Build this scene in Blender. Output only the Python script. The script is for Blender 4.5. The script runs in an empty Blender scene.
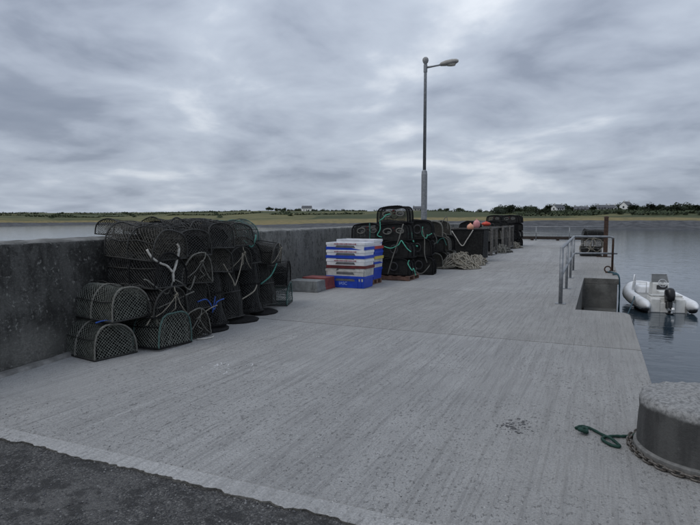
import bpy, math, random
from mathutils import Vector, Matrix, noise
PI = math.pi
R = math.radians
rnd = random.Random(7)
scene = bpy.context.scene
C = scene.collection

# ------------------------------------------------------------------ camera
EYE = 1.55
YAW = R(24.0)
PITCH = math.atan(43.0 / 560.0)
cam_d = bpy.data.cameras.new('camera')
cam_d.sensor_width = 36.0
cam_d.lens = 560.0 / 700.0 * 36.0
cam_d.clip_start = 0.05
cam_d.clip_end = 12000
cam = bpy.data.objects.new('camera', cam_d)
C.objects.link(cam)
cam.location = (0, 0, EYE)
cam.rotation_euler = (PI / 2 - PITCH, 0, YAW)
scene.camera = cam

# ------------------------------------------------------------------ light
SUN_EL, SUN_AZ = R(52), R(-150)         # azimuth clockwise from +Y
world = bpy.data.worlds.new('World')
scene.world = world
world.use_nodes = True
wn = world.node_tree.nodes
wl = world.node_tree.links
wn.clear()


def wnode(t, **kw):
    n = wn.new(t)
    for k, v in kw.items():
        setattr(n, k, v)
    return n


def wmath(op, a, b=None, c=None, clamp=False):
    n = wn.new('ShaderNodeMath')
    n.operation = op
    n.use_clamp = clamp
    for i, v in enumerate((a, b, c)):
        if v is None:
            continue
        if isinstance(v, (int, float)):
            n.inputs[i].default_value = v
        else:
            wl.new(v, n.inputs[i])
    return n.outputs[0]


w_out = wnode('ShaderNodeOutputWorld')
bg = wnode('ShaderNodeBackground')
sky = wnode('ShaderNodeTexSky', sky_type='NISHITA', sun_disc=False)
sky.sun_elevation = SUN_EL
sky.sun_rotation = SUN_AZ
sky.air_density = 1.0
sky.dust_density = 2.0
tc = wnode('ShaderNodeTexCoord')
nrm = wnode('ShaderNodeVectorMath', operation='NORMALIZE')
wl.new(tc.outputs['Generated'], nrm.inputs[0])
sep = wnode('ShaderNodeSeparateXYZ')
wl.new(nrm.outputs[0], sep.inputs[0])
zz = wmath('MAXIMUM', sep.outputs['Z'], 0.0)
den = wmath('ADD', zz, 0.20)
px_ = wmath('DIVIDE', sep.outputs['X'], den)
py_ = wmath('DIVIDE', sep.outputs['Y'], den)
comb = wnode('ShaderNodeCombineXYZ')
wl.new(px_, comb.inputs[0])
wl.new(py_, comb.inputs[1])


def wnoise(scale, detail, rough, off, dist=0.0):
    m = wnode('ShaderNodeMapping')
    m.inputs['Location'].default_value = off
    wl.new(comb.outputs[0], m.inputs['Vector'])
    n = wnode('ShaderNodeTexNoise')
    n.inputs['Scale'].default_value = scale
    n.inputs['Detail'].default_value = detail
    n.inputs['Roughness'].default_value = rough
    n.inputs['Distortion'].default_value = dist
    wl.new(m.outputs[0], n.inputs['Vector'])
    return n.outputs['Fac']


big = wnoise(0.62, 3, 0.45, (3.1, 1.7, 0), 0.2)
med = wnoise(1.7, 9, 0.50, (7.3, 2.2, 0), 0.35)
fin = wnoise(6.0, 6, 0.5, (1.3, 9.2, 0), 0.3)
s1 = wmath('MULTIPLY', big, 0.44)
s2 = wmath('MULTIPLY', med, 0.46)
s3 = wmath('MULTIPLY', fin, 0.10)
cl = wmath('ADD', wmath('ADD', s1, s2), s3)
ramp = wnode('ShaderNodeValToRGB')
wl.new(cl, ramp.inputs[0])
er = ramp.color_ramp
er.elements[0].position = 0.33
er.elements[0].color = (0.215, 0.252, 0.328, 1)
er.elements[1].position = 0.615
er.elements[1].color = (0.70, 0.745, 0.81, 1)
e = er.elements.new(0.47)
e.color = (0.365, 0.412, 0.500, 1)
e = er.elements.new(0.415)
e.color = (0.268, 0.308, 0.388, 1)
e = er.elements.new(0.545)
e.color = (0.475, 0.53, 0.62, 1)
# overcast luminance: brighter overhead, a pale strip at the horizon
hz = wmath('POWER', wmath('SUBTRACT', 1.0, zz), 14.0)
up = wmath('MULTIPLY_ADD', zz, 0.75, 0.92)
mixh = wnode('ShaderNodeMix', data_type='RGBA')
wl.new(wmath('MULTIPLY', hz, 0.30), mixh.inputs[0])
wl.new(ramp.outputs[0], mixh.inputs[6])
mixh.inputs[7].default_value = (0.50, 0.575, 0.68, 1)
sc_ = wnode('ShaderNodeVectorMath', operation='SCALE')
wl.new(mixh.outputs[2], sc_.inputs[0])
wl.new(up, sc_.inputs['Scale'])
sk = wnode('ShaderNodeVectorMath', operation='SCALE')
wl.new(sky.outputs[0], sk.inputs[0])
sk.inputs['Scale'].default_value = 0.07
mixs = wnode('ShaderNodeMix', data_type='RGBA')
mixs.inputs[0].default_value = 0.92
wl.new(sk.outputs[0], mixs.inputs[6])
wl.new(sc_.outputs[0], mixs.inputs[7])
wl.new(mixs.outputs[2], bg.inputs['Color'])
bg.inputs['Strength'].default_value = 1.0
wl.new(bg.outputs[0], w_out.inputs[0])

sun_d = bpy.data.lights.new('sun', 'SUN')
sun_d.energy = 0.8
sun_d.angle = R(30)
sun_d.color = (1.0, 0.96, 0.9)
sun = bpy.data.objects.new('sun', sun_d)
C.objects.link(sun)
sd = Vector((math.sin(SUN_AZ) * math.cos(SUN_EL), math.cos(SUN_AZ) * math.cos(SUN_EL), math.sin(SUN_EL)))
sun.rotation_euler = (-sd).to_track_quat('-Z', 'Y').to_euler()
sun.location = sd * 50

vs = scene.view_settings
vs.view_transform = 'Standard'
vs.look = 'None'
vs.gamma = 1.0
vs.use_curve_mapping = False
vs.exposure = 0.08

# ------------------------------------------------------------------ helpers


class MB:
    def __init__(self):
        self.v = []
        self.f = []

    def add(self, vs_, fs_):
        b = len(self.v)
        self.v += [tuple(p) for p in vs_]
        self.f += [tuple(i + b for i in f) for f in fs_]
        return self

    def box(self, x0, x1, y0, y1, z0, z1):
        return self.add([(x0, y0, z0), (x1, y0, z0), (x1, y1, z0), (x0, y1, z0),
                         (x0, y0, z1), (x1, y0, z1), (x1, y1, z1), (x0, y1, z1)],
                        [(0, 3, 2, 1), (4, 5, 6, 7), (0, 1, 5, 4), (1, 2, 6, 5), (2, 3, 7, 6), (3, 0, 4, 7)])

    def frustum(self, x0, x1, y0, y1, z0, z1, t0, t1):
        """box whose bottom is scaled by t0 and top by t1 about its centre"""
        cx, cy = (x0 + x1) / 2, (y0 + y1) / 2
        vs_ = []
        for z, t in ((z0, t0), (z1, t1)):
            for (x, y) in ((x0, y0), (x1, y0), (x1, y1), (x0, y1)):
                vs_.append((cx + (x - cx) * t, cy + (y - cy) * t, z))
        return self.add(vs_, [(0, 3, 2, 1), (4, 5, 6, 7), (0, 1, 5, 4), (1, 2, 6, 5), (2, 3, 7, 6), (3, 0, 4, 7)])

    def tube(self, pts, r, n=6, closed=False, caps=True):
        pts = [Vector(p) for p in pts]
        m = len(pts)
        rs = r if isinstance(r, (list, tuple)) else [r] * m
        prev = None
        rings = []
        for i in range(m):
            if closed:
                d = pts[(i + 1) % m] - pts[i - 1]
            else:
                d = pts[min(i + 1, m - 1)] - pts[max(i - 1, 0)]
            if d.length < 1e-9:
                d = Vector((0, 0, 1))
            d.normalize()
            if prev is None:
                a = Vector((0, 0, 1)) if abs(d.z) < 0.9 else Vector((1, 0, 0))
                nn = d.cross(a).normalized()
            else:
                nn = prev - d * prev.dot(d)
                if nn.length < 1e-6:
                    nn = d.orthogonal()
                nn.normalize()
            prev = nn
            bb = d.cross(nn)
            rings.append([pts[i] + (nn * math.cos(2 * PI * k / n) + bb * math.sin(2 * PI * k / n)) * rs[i] for k in range(n)])
        vs_ = [p for ring in rings for p in ring]
        fs_ = []
        for i in range(m if closed else m - 1):
            j = (i + 1) % m
            for k in range(n):
                k2 = (k + 1) % n
                fs_.append((i * n + k, i * n + k2, j * n + k2, j * n + k))
        if caps and not closed and n > 3:
            fs_.append(tuple(range(n - 1, -1, -1)))
            fs_.append(tuple((m - 1) * n + k for k in range(n)))
        return self.add(vs_, fs_)

    def lathe(self, prof, n=24, c=(0, 0, 0)):
        vs_, fs_ = [], []
        for (r, z) in prof:
            for k in range(n):
                a = 2 * PI * k / n
                vs_.append((c[0] + r * math.cos(a), c[1] + r * math.sin(a), c[2] + z))
        for i in range(len(prof) - 1):
            for k in range(n):
                k2 = (k + 1) % n
                fs_.append((i * n + k, i * n + k2, (i + 1) * n + k2, (i + 1) * n + k))
        fs_.append(tuple(range(n - 1, -1, -1)))
        fs_.append(tuple((len(prof) - 1) * n + k for k in range(n)))
        return self.add(vs_, fs_)

    def prism(self, poly, z0, z1):
        n = len(poly)
        vs_ = [(x, y, z0) for x, y in poly] + [(x, y, z1) for x, y in poly]
        fs_ = [tuple(range(n - 1, -1, -1)), tuple(range(n, 2 * n))]
        for i in range(n):
            j = (i + 1) % n
            fs_.append((i, j, n + j, n + i))
        return self.add(vs_, fs_)

    def mesh(self, name, mat, smooth=False):
        me = bpy.data.meshes.new(name)
        me.from_pydata(self.v, [], self.f)
        me.validate()
        if smooth:
            me.polygons.foreach_set('use_smooth', [True] * len(me.polygons))
        if mat is not None:
            me.materials.append(mat)
        me.update()
        return me

    def build(self, name, mat, parent=None, smooth=False, bevel=0.0, loc=None):
        o = bpy.data.objects.new(name, self.mesh(name, mat, smooth))
        C.objects.link(o)
        if parent is not None:
            o.parent = parent
        if loc is not None:
            o.location = loc
        if bevel > 0:
            b = o.modifiers.new('bevel', 'BEVEL')
            b.width = bevel
            b.segments = 2
            b.limit_method = 'ANGLE'
            b.angle_limit = R(40)
        return o


def empty(name, loc=(0, 0, 0), rz=0.0):
    o = bpy.data.objects.new(name, None)
    o.empty_display_size = 0.1
    C.objects.link(o)
    o.location = loc
    o.rotation_euler = (0, 0, rz)
    return o


def tag(o, label, cat=None, group=None, kind=None):
    if label:
        o['label'] = label
    if cat:
        o['category'] = cat
    if group:
        o['group'] = group
    if kind:
        o['kind'] = kind
    return o


def copy_tree(o, parent=None):
    c = o.copy()
    C.objects.link(c)
    c.parent = parent
    for ch in list(o.children):
        copy_tree(ch, c)
    return c


def place(o, loc, rot=(0, 0, 0)):
    o.location = loc
    o.rotation_euler = rot
    return o


class Mat:
    def __init__(self, name):
        self.m = bpy.data.materials.new(name)
        self.m.use_nodes = True
        self.n = self.m.node_tree.nodes
        self.l = self.m.node_tree.links
        self.b = self.n['Principled BSDF']
        self.tc = self.n.new('ShaderNodeTexCoord')

    def put(self, sock, v):
        if isinstance(v, (int, float)):
            sock.default_value = v
        elif isinstance(v, tuple):
            sock.default_value = v if len(v) == 4 or sock.type == 'VECTOR' else v + (1,)
        else:
            self.l.new(v, sock)

    def coord(self, scale=(1, 1, 1), which='Object', loc=(0, 0, 0), rot=(0, 0, 0)):
        m = self.n.new('ShaderNodeMapping')
        m.inputs['Scale'].default_value = scale
        m.inputs['Location'].default_value = loc
        m.inputs['Rotation'].default_value = rot
        self.l.new(self.tc.outputs[which], m.inputs['Vector'])
        return m.outputs[0]

    def geo(self, what='Position'):
        return self.n.new('ShaderNodeNewGeometry').outputs[what]

    def noise(self, vec, scale, detail=4, rough=0.55, dist=0.0):
        n = self.n.new('ShaderNodeTexNoise')
        n.inputs['Scale'].default_value = scale
        n.inputs['Detail'].default_value = detail
        n.inputs['Roughness'].default_value = rough
        n.inputs['Distortion'].default_value = dist
        self.l.new(vec, n.inputs['Vector'])
        return n.outputs['Fac']

    def voro(self, vec, scale, feature='F1', out='Distance', rand=1.0):
        n = self.n.new('ShaderNodeTexVoronoi')
        n.feature = feature
        n.inputs['Scale'].default_value = scale
        n.inputs['Randomness'].default_value = rand
        self.l.new(vec, n.inputs['Vector'])
        return n.outputs[out]

    def math(self, op, a, b=None, c=None, clamp=False):
        n = self.n.new('ShaderNodeMath')
        n.operation = op
        n.use_clamp = clamp
        for i, v in enumerate((a, b, c)):
            if v is not None:
                self.put(n.inputs[i], v)
        return n.outputs[0]

    def rng(self, v, a, b, c=0.0, d=1.0):
        n = self.n.new('ShaderNodeMapRange')
        n.clamp = True
        n.interpolation_type = 'SMOOTHSTEP'
        self.l.new(v, n.inputs[0])
        for i, q in enumerate((a, b, c, d)):
            n.inputs[i + 1].default_value = q
        return n.outputs[0]

    def mix(self, fac, a, b, mode='MIX'):
        n = self.n.new('ShaderNodeMix')
        n.data_type = 'RGBA'
        n.blend_type = mode
        self.put(n.inputs[0], fac)
        self.put(n.inputs[6], a)
        self.put(n.inputs[7], b)
        return n.outputs[2]

    def bump(self, h, strength=0.5, dist=0.01, prev=None):
        n = self.n.new('ShaderNodeBump')
        n.inputs['Strength'].default_value = strength
        n.inputs['Distance'].default_value = dist
        self.l.new(h, n.inputs['Height'])
        if prev is not None:
            self.l.new(prev, n.inputs['Normal'])
        return n.outputs[0]

    def out(self, col=None, rough=None, nor=None, metal=None, spec=None):
        if col is not None:
            self.put(self.b.inputs['Base Color'], col)
        if rough is not None:
            self.put(self.b.inputs['Roughness'], rough)
        if nor is not None:
            self.l.new(nor, self.b.inputs['Normal'])
        if metal is not None:
            self.put(self.b.inputs['Metallic'], metal)
        if spec is not None:
            self.put(self.b.inputs['Specular IOR Level'], spec)
        return self.m


def pmat(name, c1, c2=None, scale=8.0, rough=0.7, bump=0.0, metal=0.0, spec=0.4, detail=5, which='Object'):
    m = Mat(name)
    if c2 is None:
        c2 = tuple(x * 0.72 for x in c1)
    v = m.coord(which=which)
    n = m.noise(v, scale, detail, 0.6)
    col = m.mix(m.rng(n, 0.32, 0.68), c1, c2)
    rf = m.math('MULTIPLY_ADD', n, 0.25, rough - 0.12)
    nor = m.bump(n, bump, 0.01) if bump > 0 else None
    return m.out(col, rf, nor, metal, spec)


# ------------------------------------------------------------------ materials
def deck_material(name, tint, grit=1.0):
    m = Mat(name)
    P = m.geo()

    def mp(sx, sy, sz=1.0, off=0.0):
        k = m.n.new('ShaderNodeMapping')
        k.inputs['Scale'].default_value = (sx, sy, sz)
        k.inputs['Location'].default_value = (off, off * 0.7, 0)
        m.l.new(P, k.inputs['Vector'])
        return k.outputs[0]
    broad = m.noise(mp(1, 1, 1, 3.0), 0.55, 5, 0.6)
    mid = m.noise(mp(1, 1), 3.2, 6, 0.62)
    streak = m.noise(mp(16.0, 0.55, 1, 1.0), 1.0, 5, 0.65, 0.15)
    groove = m.noise(mp(34.0, 1.3, 1, 5.0), 1.0, 4, 0.6, 0.2)
    grain = m.noise(mp(1, 1), 70.0, 4, 0.7)
    agg = m.voro(mp(1, 1), 55.0)
    pit = m.noise(mp(1, 0.5, 1, 2.0), 42.0, 3, 0.6)
    clod = m.noise(mp(1, 0.6, 1, 6.0), 16.0, 5, 0.7)
    speck = m.voro(mp(1, 1, 1, 4.0), 34.0)
    base = m.mix(m.rng(broad, 0.3, 0.7), tuple(t * 0.86 for t in tint), tuple(t * 1.10 for t in tint))
    lane = m.noise(mp(1.5, 0.10, 1, 12.0), 1.0, 4, 0.6, 0.3)
    base = m.mix(m.rng(lane, 0.47, 0.64, 0.0, 0.55), base, tuple(t * 0.70 for t in tint))
    base = m.mix(m.rng(mid, 0.30, 0.72, 0.0, 0.55), base, tuple(t * 0.70 for t in tint))
    base = m.mix(m.rng(streak, 0.48, 0.66, 0.0, 0.6), base, tuple(t * 0.60 for t in tint))
    base = m.mix(m.rng(streak, 0.44, 0.26, 0.0, 0.45), base, tuple(min(1, t * 1.28) for t in tint))
    base = m.mix(m.math('MULTIPLY', m.rng(groove, 0.50, 0.66), 0.55 * grit), base, tuple(t * 0.48 for t in tint))
    # exposed dark stones and shell specks
    worn = m.rng(m.noise(mp(1, 0.6, 1, 9.0), 1.1, 4, 0.6), 0.34, 0.58)
    pits = m.math('MULTIPLY', m.math('MAXIMUM', m.rng(pit, 0.60, 0.66), m.rng(clod, 0.63, 0.68)), worn)
    base = m.mix(m.math('MULTIPLY', pits, 0.55 * grit), base, tuple(t * 0.30 for t in tint))
    sp = m.math('MULTIPLY', m.rng(speck, 0.16, 0.09), m.rng(mid, 0.42, 0.6))
    base = m.mix(m.math('MULTIPLY', sp, 0.9 * grit), base, (0.72, 0.72, 0.70))
    base = m.mix(m.rng(grain, 0.42, 0.62, 0.0, 0.7), base, tuple(t * 0.55 for t in tint))
    # washed-out brown damp towards the seaward edge, dusty pale towards the parapet
    sx = m.n.new('ShaderNodeSeparateXYZ')
    m.l.new(P, sx.inputs[0])
    wob = m.math('MULTIPLY_ADD', broad, 2.4, -1.2)
    side = m.math('ADD', sx.outputs[0], wob)
    base = m.mix(m.rng(side, -1.6, 0.7, 0.0, 0.42), base, (tint[0] * 0.64, tint[1] * 0.62, tint[2] * 0.58))
    base = m.mix(m.rng(side, -3.2, -5.6, 0.0, 0.30), base, (tint[0] * 1.26, tint[1] * 1.27, tint[2] * 1.28))
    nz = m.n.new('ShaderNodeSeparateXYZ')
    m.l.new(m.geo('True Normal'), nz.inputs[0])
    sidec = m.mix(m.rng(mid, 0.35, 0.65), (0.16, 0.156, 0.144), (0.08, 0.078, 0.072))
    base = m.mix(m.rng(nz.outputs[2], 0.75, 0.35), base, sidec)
    h = m.math('ADD', m.math('MULTIPLY', groove, 0.9), m.math('MULTIPLY', grain, 0.7))
    h = m.math('ADD', h, m.math('MULTIPLY', agg, 0.35))
    h = m.math('SUBTRACT', h, m.math('MULTIPLY', pits, 0.7))
    nor = m.bump(h, 0.9 * grit, 0.022)
    return m.out(base, m.math('MULTIPLY_ADD', mid, 0.2, 0.72), nor, 0.0, 0.3)


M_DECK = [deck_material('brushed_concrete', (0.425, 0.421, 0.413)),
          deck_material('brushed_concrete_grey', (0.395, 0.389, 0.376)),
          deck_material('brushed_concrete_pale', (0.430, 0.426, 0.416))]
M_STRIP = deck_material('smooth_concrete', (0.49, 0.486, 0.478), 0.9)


def wall_material():
    m = Mat('weathered_wall_concrete')
    P = m.geo()
    k = m.n.new('ShaderNodeMapping')
    k.inputs['Scale'].default_value = (1.0, 1.7, 0.32)
    m.l.new(P, k.inputs['Vector'])
    runs = m.noise(k.outputs[0], 1.9, 8, 0.7, 0.5)
    blot = m.noise(P, 1.7, 6, 0.62)
    grain = m.noise(P, 38.0, 5, 0.7)
    lich = m.noise(P, 20.0, 4, 0.6)
    mott = m.noise(P, 8.0, 6, 0.7)
    lmask = m.noise(P, 5.0, 4, 0.6)
    s = m.n.new('ShaderNodeSeparateXYZ')
    m.l.new(P, s.inputs[0])
    y, z = s.outputs[1], s.outputs[2]
    clean = m.rng(m.math('MULTIPLY_ADD', blot, 2.5, y), 7.0, 11.0)
    dark = m.mix(m.rng(runs, 0.35, 0.65), (0.036, 0.036, 0.034), (0.115, 0.114, 0.108))
    pale = m.mix(m.rng(runs, 0.33, 0.66), (0.135, 0.137, 0.128), (0.225, 0.226, 0.216))
    col = m.mix(clean, dark, pale)
    col = m.mix(m.rng(blot, 0.50, 0.66, 0.0, 0.65), col, (0.030, 0.030, 0.029))
    col = m.mix(m.rng(grain, 0.5, 0.72, 0.0, 0.6), col, (0.20, 0.20, 0.19))
    col = m.mix(m.rng(blot, 0.46, 0.30, 0.0, 0.5), col, (0.17, 0.17, 0.16))
    col = m.mix(m.rng(mott, 0.50, 0.64, 0.0, 0.6), col, (0.030, 0.030, 0.029))
    col = m.mix(m.rng(mott, 0.46, 0.34, 0.0, 0.5), col, (0.155, 0.154, 0.146))
    # a scoured pale patch low down near the kerb and pale scuffs
    low = m.math('MULTIPLY', m.rng(z, 0.5, 0.05), m.rng(m.noise(P, 0.8, 4, 0.6), 0.42, 0.62))
    col = m.mix(m.math('MULTIPLY', low, 0.6), col, (0.18, 0.18, 0.165))
    li = m.math('MULTIPLY', m.rng(lich, 0.58, 0.66), m.rng(lmask, 0.46, 0.60))
    col = m.mix(m.math('MULTIPLY', li, 0.7), col, (0.30, 0.30, 0.28))
    dy = m.math('MULTIPLY', m.math('SUBTRACT', y, 4.0), 1.6)
    dz = m.math('MULTIPLY', m.math('SUBTRACT', z, 0.20), 2.6)
    dd_ = m.math('SQRT', m.math('ADD', m.math('MULTIPLY', dy, dy), m.math('MULTIPLY', dz, dz)))
    dd_ = m.math('ADD', dd_, m.math('MULTIPLY_ADD', blot, 1.1, -0.55))
    col = m.mix(m.rng(dd_, 0.75, 0.15, 0.0, 0.75), col, m.mix(m.rng(grain, .35, .65), (0.27, 0.265, 0.245), (0.15, 0.148, 0.138)))
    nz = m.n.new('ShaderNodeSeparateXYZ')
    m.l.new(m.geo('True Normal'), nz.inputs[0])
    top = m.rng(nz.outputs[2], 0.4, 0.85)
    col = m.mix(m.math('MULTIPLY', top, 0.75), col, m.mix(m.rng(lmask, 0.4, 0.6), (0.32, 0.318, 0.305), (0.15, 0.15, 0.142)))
    h = m.math('ADD', m.math('MULTIPLY', grain, 0.6), m.math('MULTIPLY', blot, 1.2))
    return m.out(col, 0.85, m.bump(h, 1.0, 0.05), 0.0, 0.2)


M_WALL = wall_material()


def bollard_material():
    m = Mat('pale_topped_concrete')
    P = m.coord()
    b = m.noise(P, 4.0, 6, 0.65)
    g = m.noise(P, 40.0, 5, 0.7)
    k = m.coord((3, 3, 0.5))
    runs = m.noise(k, 3.0, 5, 0.6)
    s = m.n.new('ShaderNodeSeparateXYZ')
    m.l.new(P, s.inputs[0])
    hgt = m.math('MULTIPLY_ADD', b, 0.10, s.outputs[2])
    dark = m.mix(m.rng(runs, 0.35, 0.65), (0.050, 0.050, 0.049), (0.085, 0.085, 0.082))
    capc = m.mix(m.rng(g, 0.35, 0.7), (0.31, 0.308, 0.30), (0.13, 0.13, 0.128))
    col = m.mix(m.rng(hgt, 0.365, 0.395), dark, capc)  # streaky dark colour below, speckled paler colour near the top
    scr = m.math('MULTIPLY', m.rng(m.voro(P, 16.0), 0.2, 0.1), m.rng(b, 0.5, 0.65))
    col = m.mix(m.math('MULTIPLY', scr, 0.75), col, (0.32, 0.32, 0.31))
    h = m.math('ADD', b, m.math('MULTIPLY', g, 0.5))
    return m.out(col, 0.85, m.bump(h, 0.7, 0.02), 0.0, 0.25)


M_BOLL = bollard_material()


def pier_side_material():
    m = Mat('tidal_concrete')
    P = m.geo()
    s = m.n.new('ShaderNodeSeparateXYZ')
    m.l.new(P, s.inputs[0])
    b = m.noise(P, 2.0, 6, 0.65)
    g = m.noise(P, 25.0, 5, 0.7)
    hz_ = m.math('MULTIPLY_ADD', b, 0.7, s.outputs[2])
    col = m.mix(m.rng(b, 0.35, 0.65), (0.155, 0.152, 0.140), (0.075, 0.074, 0.069))
    col = m.mix(m.rng(hz_, -0.2, -0.9), col, (0.045, 0.047, 0.04))
    h = m.math('ADD', b, m.math('MULTIPLY', g, 0.5))
    return m.out(col, 0.85, m.bump(h, 0.8, 0.025), 0.0, 0.3)


M_SIDE = pier_side_material()


def asphalt_material():
    m = Mat('loose_gravel_surface')
    P = m.geo()
    b = m.noise(P, 1.6, 6, 0.65)
    b2_ = m.noise(P, 7.0, 5, 0.65)
    g = m.noise(P, 95.0, 5, 0.75)
    v = m.voro(P, 105.0)
    vc = m.voro(P, 105.0, out='Color')
    bw = m.n.new('ShaderNodeRGBToBW')
    m.l.new(vc, bw.inputs[0])
    col = m.mix(m.rng(bw.outputs[0], 0.25, 0.85), (0.060, 0.060, 0.061), (0.175, 0.172, 0.166))
    col = m.mix(m.rng(bw.outputs[0], 0.80, 0.88), col, (0.30, 0.295, 0.285))
    col = m.mix(m.rng(b, 0.42, 0.66, 0, 0.65), col, (0.195, 0.192, 0.186))
    col = m.mix(m.rng(b2_, 0.48, 0.60, 0, 0.75), col, (0.045, 0.045, 0.045))
    col = m.mix(m.rng(g, 0.48, 0.68, 0, 0.5), col, (0.035, 0.035, 0.035))
    h = m.math('SUBTRACT', m.math('ADD', m.math('MULTIPLY', g, 0.8), m.math('MULTIPLY', b2_, 1.6)), m.math('MULTIPLY', v, 0.7))
    return m.out(col, 0.85, m.bump(h, 1.0, 0.022), 0.0, 0.3)


M_ASPH = asphalt_material()


def water_material():
    m = Mat('sea_water')
    P = m.geo()

    def mp(sx, sy, rz=0.0):
        k = m.n.new('ShaderNodeMapping')
        k.inputs['Scale'].default_value = (sx, sy, 1)
        k.inputs['Rotation'].default_value = (0, 0, rz)
        m.l.new(P, k.inputs['Vector'])
        return k.outputs[0]
    a = m.noise(mp(0.55, 1.5, 0.25), 1.0, 3, 0.5, 0.4)
    b = m.noise(mp(1.6, 3.6, -0.2), 1.0, 3, 0.5, 0.3)
    c = m.noise(mp(0.06, 0.16, 0.1), 1.0, 3, 0.5)
    h = m.math('ADD', m.math('MULTIPLY', a, 0.6), m.math('MULTIPLY', b, m.math('MULTIPLY_ADD', c, 0.5, 0.05)))
    nor = m.bump(h, 0.36, 0.085)
    m.b.inputs['IOR'].default_value = 1.333
    col = m.mix(m.rng(c, 0.35, 0.65), (0.018, 0.032, 0.045), (0.030, 0.046, 0.058))
    return m.out(col, 0.06, nor, 0.0, 0.5)


M_WATER = water_material()
M_NET = [pmat('net_olive', (0.20, 0.21, 0.185), (0.10, 0.108, 0.094), 20, 0.8),
         pmat('net_black', (0.050, 0.051, 0.050), (0.022, 0.022, 0.022), 20, 0.8),
         pmat('net_teal', (0.09, 0.14, 0.13), (0.05, 0.07, 0.066), 20, 0.8),
         pmat('net_brown', (0.088, 0.083, 0.070), (0.04, 0.038, 0.033), 20, 0.8),
         pmat('net_charcoal', (0.060, 0.060, 0.057), (0.026, 0.026, 0.025), 20, 0.8)]
M_ROPE_GREY = pmat('rope_grey', (0.19, 0.185, 0.165), (0.10, 0.10, 0.088), 30, 0.85, 0.4)
M_ROPE_TAN = pmat('rope_tan', (0.30, 0.275, 0.225), (0.17, 0.155, 0.125), 18, 0.85, 0.4)
M_ROPE_WHITE = pmat('rope_white', (0.52, 0.50, 0.46), (0.34, 0.33, 0.30), 25, 0.8, 0.4)
M_ROPE_TEAL = pmat('rope_teal', (0.05, 0.20, 0.165), (0.03, 0.12, 0.10), 25, 0.75, 0.4)
M_ROPE_GREEN = pmat('rope_green', (0.010, 0.050, 0.036), (0.005, 0.028, 0.02), 25, 0.75, 0.4)
M_ROPE_MINT = pmat('rope_mint', (0.09, 0.42, 0.30), (0.06, 0.28, 0.20), 25, 0.7, 0.4)
M_ROPE_BLUE = pmat('rope_blue', (0.03, 0.10, 0.40), (0.02, 0.06, 0.25), 25, 0.7, 0.4)
M_TEALHOOP = pmat('teal_lashing', (0.075, 0.15, 0.135), (0.045, 0.07, 0.065), 30, 0.85, 0.4)
M_POT_SHADE = pmat('pot_interior_shade', (0.012, 0.012, 0.012), (0.006, 0.006, 0.006), 40, 0.95, 0.0, 0.0, 0.1)  # near-black colour standing in for the shade inside the pots
M_RUBBER = pmat('black_rubber', (0.018, 0.018, 0.019), (0.009, 0.009, 0.009), 30, 0.9, 0.4, 0.0, 0.15)
M_FRAME = pmat('dirty_frame', (0.036, 0.036, 0.033), (0.02, 0.02, 0.019), 30, 0.7, 0.3)
M_GALV = pmat('galvanised_steel', (0.30, 0.31, 0.32), (0.20, 0.21, 0.22), 14, 0.5, 0.1, 0.6)
M_RUST = pmat('rusty_steel', (0.075, 0.042, 0.028), (0.035, 0.022, 0.017), 18, 0.85, 0.5)
M_WOOD = pmat('old_pallet_wood', (0.17, 0.095, 0.07), (0.09, 0.055, 0.042), 12, 0.85, 0.3)
M_KERBWOOD = pmat('tarred_timber', (0.045, 0.034, 0.028), (0.025, 0.02, 0.017), 10, 0.85, 0.3)
M_PL_BLUE = pmat('plastic_blue', (0.012, 0.055, 0.44), (0.010, 0.042, 0.33), 6, 0.45)
M_PL_WHITE = pmat('plastic_white', (0.72, 0.735, 0.76), (0.57, 0.58, 0.60), 6, 0.5)
M_PL_GREYW = pmat('plastic_dirty_white', (0.52, 0.52, 0.50), (0.36, 0.36, 0.34), 7, 0.55)
M_PL_RED = pmat('plastic_red', (0.42, 0.045, 0.04), (0.28, 0.03, 0.03), 6, 0.5)
M_PL_DRED = pmat('plastic_dark_red', (0.14, 0.022, 0.025), (0.07, 0.015, 0.016), 6, 0.6)
M_PL_YELL = pmat('plastic_yellow', (0.55, 0.45, 0.10), (0.42, 0.34, 0.08), 6, 0.5)
M_PL_GREY = pmat('plastic_grey', (0.20, 0.21, 0.21), (0.13, 0.135, 0.135), 9, 0.6, 0.2)
M_PL_FADED = pmat('plastic_faded_red', (0.24, 0.055, 0.05), (0.15, 0.04, 0.038), 7, 0.6, 0.2)
M_SLOT = pmat('slot_dark', (0.12, 0.12, 0.13), (0.08, 0.08, 0.085), 7, 0.7)
M_PRINT = pmat('print_pale', (0.35, 0.45, 0.75), (0.25, 0.35, 0.65), 30, 0.6)
M_PRINT_RED = pmat('print_red', (0.30, 0.06, 0.08), (0.22, 0.05, 0.07), 30, 0.6)
M_BUOY_O = pmat('buoy_orange', (0.75, 0.36, 0.24), (0.6, 0.28, 0.18), 6, 0.5)
M_BUOY_P = pmat('buoy_pink', (0.65, 0.30, 0.30), (0.5, 0.2, 0.2), 6, 0.5)
M_BUOY_R = pmat('buoy_red', (0.62, 0.07, 0.035), (0.45, 0.05, 0.03), 6, 0.5)
M_HYPALON = pmat('boat_white_tube', (0.80, 0.81, 0.82), (0.66, 0.67, 0.68), 3, 0.4)
M_GRP = pmat('boat_white_moulding', (0.74, 0.74, 0.72), (0.60, 0.60, 0.57), 4, 0.35)
M_GRP2 = pmat('boat_grey_hull', (0.38, 0.38, 0.37), (0.26, 0.26, 0.25), 4, 0.5)
M_COWL = pmat('outboard_black', (0.018, 0.019, 0.022), (0.012, 0.012, 0.014), 5, 0.3)
M_DKGREY = pmat('dark_grey_trim', (0.05, 0.05, 0.055), (0.03, 0.03, 0.034), 8, 0.5)
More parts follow.
